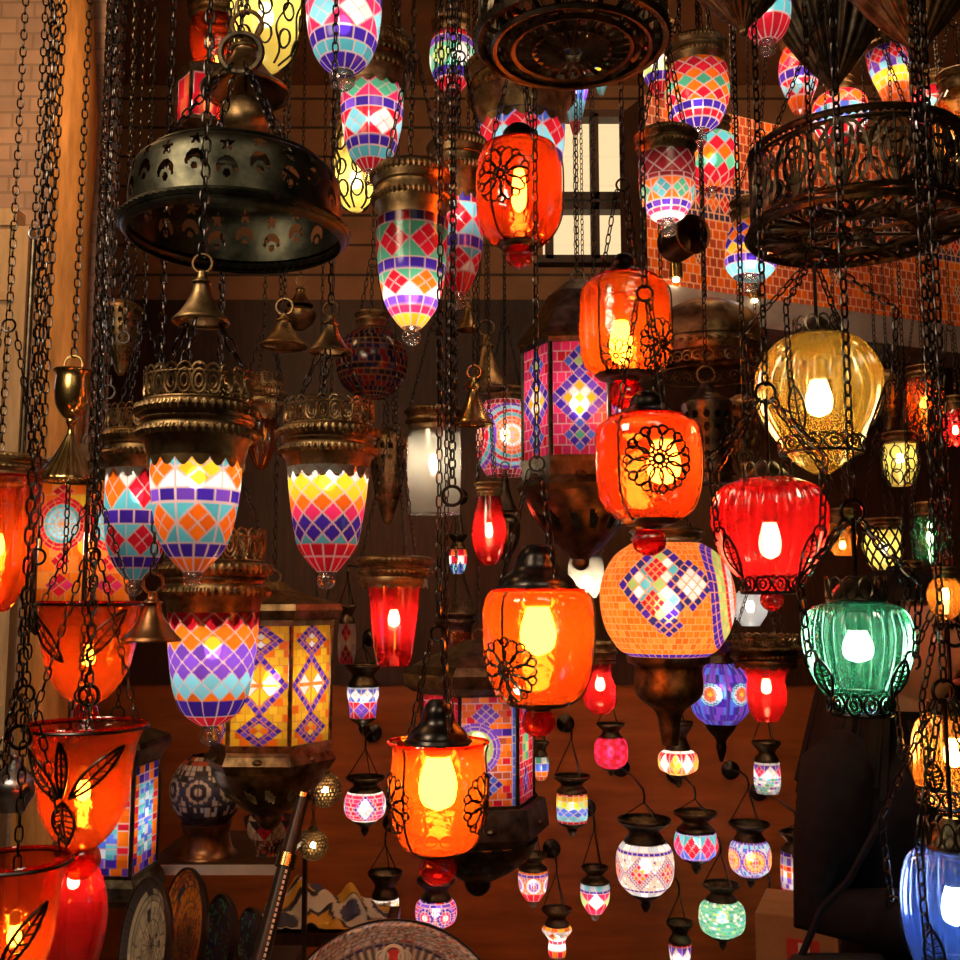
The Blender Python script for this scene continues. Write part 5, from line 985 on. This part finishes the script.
    body = bpy.data.objects.new('body', me); COL.objects.link(body); body.parent = root
    rm = body.modifiers.new('r', 'REMESH'); rm.mode = 'VOXEL'; rm.voxel_size = .0032; rm.use_smooth_shade = True; body.modifiers.new('sm', 'SMOOTH').iterations = 3
    dg = bpy.context.evaluated_depsgraph_get(); dg.update(); nm = bpy.data.meshes.new_from_object(body.evaluated_get(dg)); body.modifiers.clear(); body.data = nm
    keep_largest(nm)
    hz = hc
    for s in (-1, 1):
        e = MB().ball((s * .031 * k, hz[1] - .0755 * k, hz[2] + .006 * k), .0108 * k, 14, 10).build('eye', 'eye_white', body); MB().ball((s * .031 * k, hz[1] - .0835 * k, hz[2] + .006 * k), .0046 * k, 10, 8).build('iris', 'eye_dark', e)
        MB().tube([(s * (.017 + t * .03) * k, hz[1] - (.092 - .016 * t * t) * k, hz[2] + (.027 + .006 * math.sin(t * 2.6)) * k) for t in np.linspace(0, 1, 6)], .0028, 5).build('eyebrow', 'dark_hair', body)
    MB().lathe([(.001, -.004), (.012, -.003), (.019, 0), (.012, .004), (.001, .005)], 20, origin=(0, 0, 0)).build('mouth', 'lip', body, loc=(0, hz[1] - .0885 * k, hz[2] - .061 * k)).scale = (1, .5, 1.3)
    # hair
    h = MB(); a = np.linspace(-.45, PI / 2 * .98, 22)[:, None]; t = np.linspace(0, 2 * PI, 60, endpoint=False)[None]
    hx = np.cos(a) * np.sin(t) * .098; hy = -np.cos(a) * np.cos(t) * .112 + .010; hzv = np.sin(a) * .128 * np.ones_like(t)
    vv = np.stack([hx, hy, hzv], -1).reshape(-1, 3) * k + hz; ii = np.arange(21)[:, None]; jj = np.arange(60)[None]; q = np.stack([ii * 60 + jj, ii * 60 + (jj + 1) % 60, (ii + 1) * 60 + (jj + 1) % 60, (ii + 1) * 60 + jj], -1)
    cen_a = (a[:-1] + a[1:]) / 2; cen_t = t + PI / 60; keep = ~((np.cos(cen_t) > .36 - .1 * np.sin(cen_a)) & (cen_a < .62)); h.add(vv, q[keep])
    for s in np.linspace(1.3, 2 * PI - 1.3, 130):
        r = random.uniform(.9, 1.05); L = random.uniform(.30, .40); zz = np.linspace(.5, -1, 12); pts = []
        for w in np.linspace(0, 1, 13):
            el = 1.15 * (1 - min(1, w * 3)); rad = 1.08 + .75 * max(0, w - .2) * (1.25 if math.sin(s) < 0 else .55); pts.append((math.sin(s) * math.cos(el) * .088 * rad * r * k, (-math.cos(s) * math.cos(el) * .104 * rad * r + .006) * k, hz[2] + (math.sin(el) * .118 - max(0, w - .3) * L) * k + 0))
        pts = np.array(pts); pts[:, 1] += hz[1]; h.tube(pts, np.linspace(.015, .010, 13), 6)
    h.build('hair', 'dark_hair', body)
    # coat, sleeves, trousers, shoes
    cprof = [(.66, .135, .118), (.78, .140, .122), (.90, .138, .118), (1.02, .122, .104), (1.14, .148, .112), (1.24, .178, .115), (1.30, .170, .095), (1.34, .105, .08), (1.375, .068, .066)]
    cm = MB(); n = 48; t = np.linspace(0, 2 * PI, n, endpoint=False); rows = []
    zs = np.linspace(.66, 1.375, 30)
    for zv in zs:
        rx = np.interp(zv, [p[0] for p in cprof], [p[1] for p in cprof]); ry = np.interp(zv, [p[0] for p in cprof], [p[2] for p in cprof]); fo = 1 + .02 * np.sin(t * 5 + zv * 9) * (zv < 1.2)
        rows.append(np.stack([rx * np.cos(t) * fo, .005 + ry * np.sin(t) * fo, np.full(n, zv)], 1))
    vv = np.concatenate(rows) * k; ii = np.arange(len(zs) - 1)[:, None]; jj = np.arange(n)[None]; j2 = (jj + 1) % n
    cm.add(vv, np.stack([ii * n + jj, ii * n + j2, (ii + 1) * n + j2, (ii + 1) * n + jj], -1).reshape(-1, 4))
    coat = cm.build('coat', 'black_cloth', body)
    for s in (-1, 1):
        MB().tube(np.array([(s * .13, .01, 1.305), (s * .165, .01, 1.285), (s * .19, .015, 1.17), (s * .202, .03, 1.07), (s * .17, -.08, 1.075), (s * .135, -.19, 1.09)]) * k, np.array([.05, .062, .056, .050, .046, .038]) * k, 16).build('sleeve', 'black_cloth', coat)
        MB().tube(np.array([(s * .055, 0, .86), (s * .062, 0, .78), (s * .09, -.005, .46), (s * .09, .012, .10)]) * k, np.array([.072, .078, .070, .058]) * k, 18).build('trouser_leg', 'black_cloth', body)
        MB().tube(np.array([(s * .09, .05, .04), (s * .092, .0, .05), (s * .097, -.08, .042), (s * .10, -.17, .03)]) * k, np.array([.036, .045, .042, .026]) * k, 14).build('shoe', 'black_leather', body)
    bag = thing('shoulder_bag', 'black shoulder bag hanging at the hip of the person in the black coat', 'bag', P(838, 985, 1.52)); bag.scale = (.62, .62, .62)
    b = MB(); pts = []; nn = 24; t = np.linspace(0, 2 * PI, nn, endpoint=False); rows = []
    for zv, sx_, sy_ in ((0, .10, .030), (.01, .115, .04), (.10, .12, .045), (.17, .11, .035), (.185, .10, .012)):
        rows.append(np.stack([sx_ * np.sign(np.cos(t)) * np.abs(np.cos(t)) ** .5, sy_ * np.sign(np.sin(t)) * np.abs(np.sin(t)) ** .7, np.full(nn, zv - .12)], 1))
    ii = np.arange(4)[:, None]; jj = np.arange(nn)[None]; b.add(np.concatenate(rows), np.stack([ii * nn + jj, ii * nn + (jj + 1) % nn, (ii + 1) * nn + (jj + 1) % nn, (ii + 1) * nn + jj], -1).reshape(-1, 4)); b.q.append(np.arange(nn)[None, ::-1]); b.q.append(np.arange(nn)[None] + 4 * nn)
    b.build('bag_body', 'black_leather', bag)
    sh = (root.matrix_basis @ Vector((-.13 * k, -.09, 1.35 * k)) - bag.location) / .62
    mid = Vector((.04, .02, .22)); MB().tube([(-.08, 0, .06), (-.03, .005, .16), tuple(mid), tuple(mid.lerp(sh, .6) + Vector((-.01, -.08, 0))), tuple(sh + Vector((0, -.05, .0))), tuple(sh + Vector((0, -.02, .03)))], .009, 6).build('strap', 'black_cloth', bag)
build_person()
# carton on the floor by the wall
c = P(800, 905, 3.45); W_, D_, Hh = .24, .30, c.z
b = thing('cardboard_box', 'brown cardboard carton with a red printed label, on the floor beside the person', 'box', (c.x, 3.45, 0), rot=(0, 0, -.38))
MB().box((-W_ / 2, -D_ / 2, 0), (W_ / 2, D_ / 2, Hh)).build('carton', 'cardboard', b, False)
MB().box((-W_ * .12, -D_ / 2 - .002, Hh - .17), (W_ * .28, -D_ / 2, Hh - .06)).build('printed_label', 'red_print', b, False)
MB().box((W_ * .02, -D_ / 2 - .003, Hh - .125), (W_ * .16, -D_ / 2 - .001, Hh - .07)).build('paper_sticker', 'white_paper', b, False)
for s in (0, 1): MB().box((-W_ / 2, -D_ / 2 + .002 + s * (D_ / 2), Hh), (W_ / 2, -.002 + s * (D_ / 2), Hh + .003)).build('top_flap', 'cardboard', b, False)
# ================================================================ lower left: shelf, vessels, plates, tray, stick, cloth
ys_ = 3.15; zs_ = P(220, 862, ys_ - .28).z
x0, x1 = P(146, 862, ys_ - .3).x, P(284, 862, ys_ - .3).x
sh = thing('shelf_unit', 'dark wooden shelf with a pale front edge, lower left', 'shelf', ((x0 + x1) / 2, ys_ - .12, 0)); hw_ = (x1 - x0) / 2
MB().box((-hw_, -.18, zs_ - .012), (hw_, .22, zs_)).build('shelf_board', 'dark_timber', sh, False); MB().box((-hw_, -.19, zs_ - .026), (hw_, -.18, zs_ - .002)).build('front_edge', 'shelf_white', sh, False)
for s in (-1, 1): MB().box((s * hw_ - .012 * (s > 0), .19, 0), (s * hw_ + .012 * (s < 0), .22, zs_ - .012)).build('side_post', 'dark_timber', sh, False)
def colored(name, parent, prof, bands, mat='patterned_surface', nu=160, nv=60, gw=.0008, grout=np.array((.05, .04, .03)), tag_=None):
    mb, c = mosaic_lathe(prof, bands, nu, nv, gw, grout); return mb.build(name, mat, parent, col=c)
def vessel(name, label, px, Y, zb, prof, bands, cat, foot=None, **kw):
    o = thing(name, label, cat, (P(px, 850, Y).x, Y, zb)); colored('vessel_body', o, prof, bands, **kw)
    if foot: MB().lathe(smoothprof(foot, 14), 36, True, True).build('foot', 'copper_metal', o)
    return o
vessel('patterned_vase', 'round black and white patterned vase on a brown foot, standing on the shelf', 206, 2.95, zs_, [(.045, .265), (.055, .258), (.075, .24), (.098, .20), (.10, .165), (.085, .12), (.06, .09)], [('m', 0, .15, 24, 2, 'DXC'), ('f', .15, .85, 7, 'CDCZ', 'CDSDC', .5), ('m', .85, 1, 30, 2, 'DZ')], 'vase', [(.06, .092), (.068, .085), (.062, .06), (.07, .02), (.085, .004), (.085, 0)])
vessel('patterned_bowl', 'small patterned bowl on the shelf right of the round vase', 268, 2.95, zs_, [(.066, .10), (.064, .085), (.052, .05), (.034, .022), (.03, .004), (.034, 0)], [('d', 0, .5, 9, 'RC', 'DC'), ('m', .5, 1, 40, 5, 'DXC')], 'bowl')
PZ = P(152, 946, 2.35).z - .140
def plate(label, px, py, Y, bands, rz, tilt=.16, rim='ebony'):
    pc_ = P(px, py, Y); R = (pc_.z - PZ) / (1.035 * math.cos(tilt)) - .002
    o = thing('ceramic_plate', label, 'plate', pc_, 'plates leaning under the shelf', (-tilt, 0, rz))
    pr = [(R, .022), (R * .9, .014), (R * .7, .006), (R * .3, .003), (.002, .002)]
    mb, c = mosaic_lathe(pr, bands, 120, 60, .0008, np.array((.12, .08, .05)))
    def up(m):
        v = m.v[0]; m.v[0] = np.stack([v[:, 0], -v[:, 2], v[:, 1]], 1); return m
    up(mb).build('plate_face', 'patterned_surface', o, col=c); up(MB().lathe([(R * .5, -.016), (R * .95, .004), (R * 1.03, .016), (R * 1.03, .024), (R, .024)], 60, True)).build('rim', rim, o); return o
pl = [('m', 0, .12, 60, 1, 'C'), ('m', .12, .95, 26, 12, 'AACAAACZAAA'), ('m', .95, 1, 10, 1, 'A')]
plate('buff plate with dark flecks and dark rim, frontmost of the plates under the shelf', 152, 946, 2.35, [('m', 0, .16, 60, 1, 'Z'), ('m', .16, 1, 22, 9, 'CCCCCCCZCC')], -.95)
plate('brown plate with scribbled border, second of the plates under the shelf', 190, 930, 2.48, [('m', 0, .2, 70, 3, 'AXA'), ('m', .2, .3, 60, 1, 'ZA'), ('m', .3, 1, 24, 8, 'AAAAXA')], -.98)
plate('dark blue-green plate third in the leaning row under the shelf', 226, 936, 2.57, [('m', 0, .3, 70, 4, 'NZG'), ('m', .3, 1, 24, 8, 'ZNGZ')], -1.0)
plate('dark green plate standing last in the leaning row, next to the inlaid stick', 256, 936, 2.66, [('m', 0, .25, 70, 3, 'GZN'), ('m', .25, 1, 24, 8, 'ZZGN')], -1.0)
def bench(name, label, x0, x1, y0, y1, z):
    o = thing(name, label, 'bench', ((x0 + x1) / 2, (y0 + y1) / 2, 0)); hx, hy = (x1 - x0) / 2, (y1 - y0) / 2; MB().box((-hx, -hy, z - .03), (hx, hy, z)).build('bench_top', 'dark_timber', o, False)
    for sx in (-hx + .02, hx - .06):
        for sy in (-hy + .02, hy - .06): MB().box((sx, sy, 0), (sx + .04, sy + .04, z - .03)).build('leg', 'dark_timber', o, False)
bench('low_bench', 'low dark bench carrying the leaning plates', P(152, 946, 2.35).x - .16, P(256, 946, 2.66).x + .09, 2.2, 2.80, PZ)
# big inlaid tray standing at the bottom of the frame
ct = P(392, 1051, 2.1); Rt = 121 * mpp(1040, 2.1)
tr = thing('inlaid_tray', 'large round mother-of-pearl inlaid tray with a combed border, at the bottom edge', 'tray', ct, rot=(-.22, 0, 0))
mb, c = mosaic_lathe([(Rt, .02), (Rt * .97, .03), (Rt * .8, .018), (Rt * .5, .010), (.002, .008)], [('m', 0, .20, 240, 14, 'SCSZSCSX'), ('t', .20, .23, 60, 'ZN'), ('t', .23, .40, 150, 'CZ'), ('t', .40, .43, 60, 'Z'), ('m', .43, 1, 60, 16, 'CSCC')], 300, 110, .0006, np.array((.32, .28, .25)))
v = mb.v[0]; mb.v[0] = np.stack([v[:, 0], -v[:, 2], v[:, 1]], 1); mb.build('inlaid_face', 'patterned_surface', tr, col=c)
q = MB().lathe([(Rt * .9, -.012), (Rt * 1.015, .004), (Rt * 1.015, .024), (Rt, .024)], 90, True); v = q.v[0]; q.v[0] = np.stack([v[:, 0], -v[:, 2], v[:, 1]], 1); q.build('rim', 'ebony', tr)
for k, (a, r, m) in enumerate(((0, .024, 'red_print'), (-.13, .014, 'pearl'), (.13, .014, 'pearl'))):
    xx, zz_ = Rt * .72 * math.sin(a), Rt * .72 * math.cos(a); e = MB().lathe([(.001, .006), (r * .55, .006), (r * .6, .003)], 20); v = e.v[0]; e.v[0] = np.stack([v[:, 0] + xx, -v[:, 2] - .012, v[:, 1] + zz_], 1); e.build('medallion', m, tr)
    MB().torus(r * .8, r * .18, zz_, 24, 6, c=(xx, -.018), axis='y').build('medallion_ring', 'pearl', tr)
bench('tray_stand', 'small dark stand under the big inlaid tray', ct.x - .2, ct.x + .2, 1.98, 2.30, ct.z - Rt * 1.015 * math.cos(.22) - .006)
# inlaid stick
p0, p1 = P(254, 985, 1.9), P(303, 796, 2.05); st = thing('inlaid_stick', 'dark tapering stick with a brass band and pale inlay, leaning before the shelf', 'stick', p0)
d = p1 - p0; MB().tube([tuple(d * t) for t in np.linspace(-.55, 1, 10)], np.linspace(.019, .012, 10), 14).build('shaft', 'ebony', st)
B_ = MB(); a = d * .60; b_ = d * .67; B_.tube([tuple(a), tuple(b_)], .0185, 16); B_.build('brass_band', 'polished_brass', st); MB().tube([tuple(d * .985), tuple(d * 1.01)], .015, 16).build('brass_tip', 'polished_brass', st)
side = Vector((d.z, 0, -d.x)).normalized(); I = MB(); nr = Vector((0, -1, 0))
for t in np.linspace(-.02, .58, 22):
    r0 = np.interp(t, [-.55, 1], [.019, .012]); o_ = d * t + (side * .45 + nr * .9) * r0 * .93; I.tube([tuple(o_), tuple(o_ + d * .018)], .0032, 5)
I.build('pearl_inlay', 'pearl', st)
# printed cloth spilling over a stool
cl_y = 3.55; pc0 = P(322, 900, cl_y)
stl = thing('stool', 'low dark stool under the printed cloth', 'stool', (pc0.x, cl_y + .05, 0)); zt2 = P(322, 925, cl_y).z; MB().box((-.20, -.14, zt2 - .04), (.24, .16, zt2)).build('seat', 'dark_timber', stl, False)
for sx in (-.18, .18):
    for sy in (-.12, .11): MB().box((sx, sy, 0), (sx + .04, sy + .04, zt2 - .04)).build('leg', 'dark_timber', stl, False)
n = 70; U, V_ = np.meshgrid(np.linspace(0, 1, n), np.linspace(0, 1, n)); hgt = .12 * np.exp(-((U - .32) / .22) ** 2 - ((V_ - .55) / .35) ** 2) + .09 * np.exp(-((U - .72) / .16) ** 2 - ((V_ - .5) / .3) ** 2) + .012 * np.sin(U * 31 + V_ * 9) + .010 * np.sin(V_ * 27 - U * 11)
X = (U - .5) * .42; Yc = (V_ - .5) * .28; Z = np.maximum(.012, hgt) + .004
mbc = MB(); i = np.arange(n - 1)[:, None]; j = np.arange(n - 1)[None]; mbc.add(np.stack([X, Yc, Z], -1), np.stack([i * n + j, i * n + j + 1, (i + 1) * n + j + 1, (i + 1) * n + j], -1).reshape(-1, 4))
f1 = np.sin(U * 13 + 2 * np.sin(V_ * 9)) + np.cos(V_ * 15 + 2 * np.sin(U * 8)); cc = np.where((f1 > .2)[..., None], np.array((.75, .42, .05)), np.array((.72, .66, .58))); cc = np.where((np.abs(f1 - .2) < .2)[..., None], np.array((.04, .03, .05)), cc); cc = np.where((f1 < -1.0)[..., None], np.array((.06, .06, .14)), cc)
cl = mbc.build('printed_cloth', 'patterned_surface', None, True, (pc0.x, cl_y + .05, zt2), cc); tag(cl, 'crumpled white cloth with yellow and black printed shapes, behind the round tray', 'cloth')
cl.modifiers.new('thick', 'SOLIDIFY').thickness = .003
# silver pot at the far left
l = Lamp('silver_pot', 'small silver lidded pot glinting at the far left edge, behind the lower tulip', 'pot', 14, 752, 812, 1.9); MB().lathe(smoothprof(l.prof([(4, 760), (10, 768), (20, 780), (21, 792), (14, 806), (12, 811)]), 20), 30, True, True).build('pot_body', 'steel', l.o); MB().ball((0, 0, l.z(757)), l.r(4, 757), 12, 8).build('lid_knob', 'steel', l.o)
for i in range(2): MB().torus(l.r(7, 786), .002, l.z(786), 18, 5, c=((-1, 1)[i] * l.r(24, 786), 0), axis='y').build('handle', 'steel', l.o)
three(l, l.r(19, 780), l.z(780), l.z(690)); hang(l, l.z(690))
# ================================================================ loose chains hung between the lamps
CH = [(36, 400, 742, 1.34, 'dark iron chain hanging past the left edge of the orange tulips, nearest the camera', .019),
      (50, 300, 560, 1.95, 'iron chain ending in a ring beside the window at far left', .021),
      (104, 330, 700, 1.5, 'sparkling dark chain between the brass bell and the turquoise mosaic lamps', .017),
      (118, 150, 395, 2.05, 'thin brass-bright chain in front of the old timber post', .02),
      (131, 150, 340, 2.4, 'thin dark chain just right of the old timber post', .02),
      (453, 250, 500, 1.5, 'heavy beaded chain down the centre left, beside the green and red mosaic lamp', .013),
      (575, 200, 300, 3.15, 'thin iron chain dangling before the bright window', .024),
      (592, 200, 280, 3.5, 'thin iron chain at the right side of the bright window', .024),
      (742, 330, 460, 2.0, 'thin dark chain left of the yellow melon lamp', .018),
      (939, 330, 640, 1.42, 'thick double-looking chain at the right edge beside the green lamp', .019),
      (446, 640, 745, 2.5, 'twisted dark chain above the flared orange jar', .02),
      (221, 300, 470, 2.38, 'dark chain dropping behind the crown of the largest diamond lamp', .02)]
for (px, pr_, pb, Y, lab, pit) in CH:
    o = thing('iron_chain', lab, 'chain', (P(px, pr_, Y).x, Y, P(px, pb, Y).z)); top = CEIL - o.location.z
    MB().chain((0, 0, .02), (0, 0, top), pit, .0017, .0052).build('chain_links', 'black_iron', o); MB().torus(.014, .0026, .006, 18, 6, axis='y').build('end_ring', 'black_iron', o)
o = thing('steel_rod', 'straight dark steel rod leaning at the left, between the two front chains', 'rod', P(18, 530, 1.78)); dz = P(34, 240, 1.78) - P(18, 530, 1.78); MB().tube([(0, 0, 0), tuple(dz)], .005, 10).build('rod_shaft', 'dark_bronze', o); MB().torus(.010, .002, 0, 16, 5, c=(dz.x, dz.y), axis='y').build('eye_ring', 'steel', o).location.z = dz.z + .012
chain(type('q', (), {'o': o}), (dz.x, 0, dz.z + .02), (dz.x, 0, CEIL - o.location.z), name='suspension_chain')
# ================================================================ room light and added fill lights
def area(name, loc, tgt, sx, sy, e, c):
    d = bpy.data.lights.new(name, 'AREA'); d.shape = 'RECTANGLE'; d.size = sx; d.size_y = sy; d.energy = e; d.color = c
    o = bpy.data.objects.new(name, d); COL.objects.link(o); o.location = loc; o.rotation_euler = (Vector(tgt) - Vector(loc)).to_track_quat('-Z', 'Y').to_euler(); return o
area('shop_ceiling_light', (.5, -.5, 3.3), (0, 2.4, 1.2), 1.2, .5, 11, (1, .78, .52))
area('shop_side_light', (-1.5, .3, 2.9), (-.3, 2.2, 1.4), .5, .5, 7, (1, .72, .42))
area('wall_fill_light', (.2, 3.75, 2.0), (.1, 4.3, .7), 2.4, .15, 3.2, (1, .46, .15))  # added fill, no fixture: boosts the small lamps' glow on the lower wall
area('low_left_fill_light', (-.9, .8, 2.4), (-.55, 2.4, .7), .5, .4, 12, (1, .80, .55))  # added fill, no fixture: brightens shelf, plates and tray
area('post_light', (-1.3, 2.2, 3.2), (-1.3, 3.0, 2.2), .3, .3, 8, (1, .55, .22))
area('fascia_light', (.95, 2.75, 3.3), (1.0, 3.5, 2.6), 1.2, .15, 11, (1, .62, .34))
wd = bpy.data.worlds.new('world'); SC.world = wd; wd.use_nodes = True; wd.node_tree.nodes['Background'].inputs[0].default_value = (.03, .018, .012, 1); wd.node_tree.nodes['Background'].inputs[1].default_value = .5
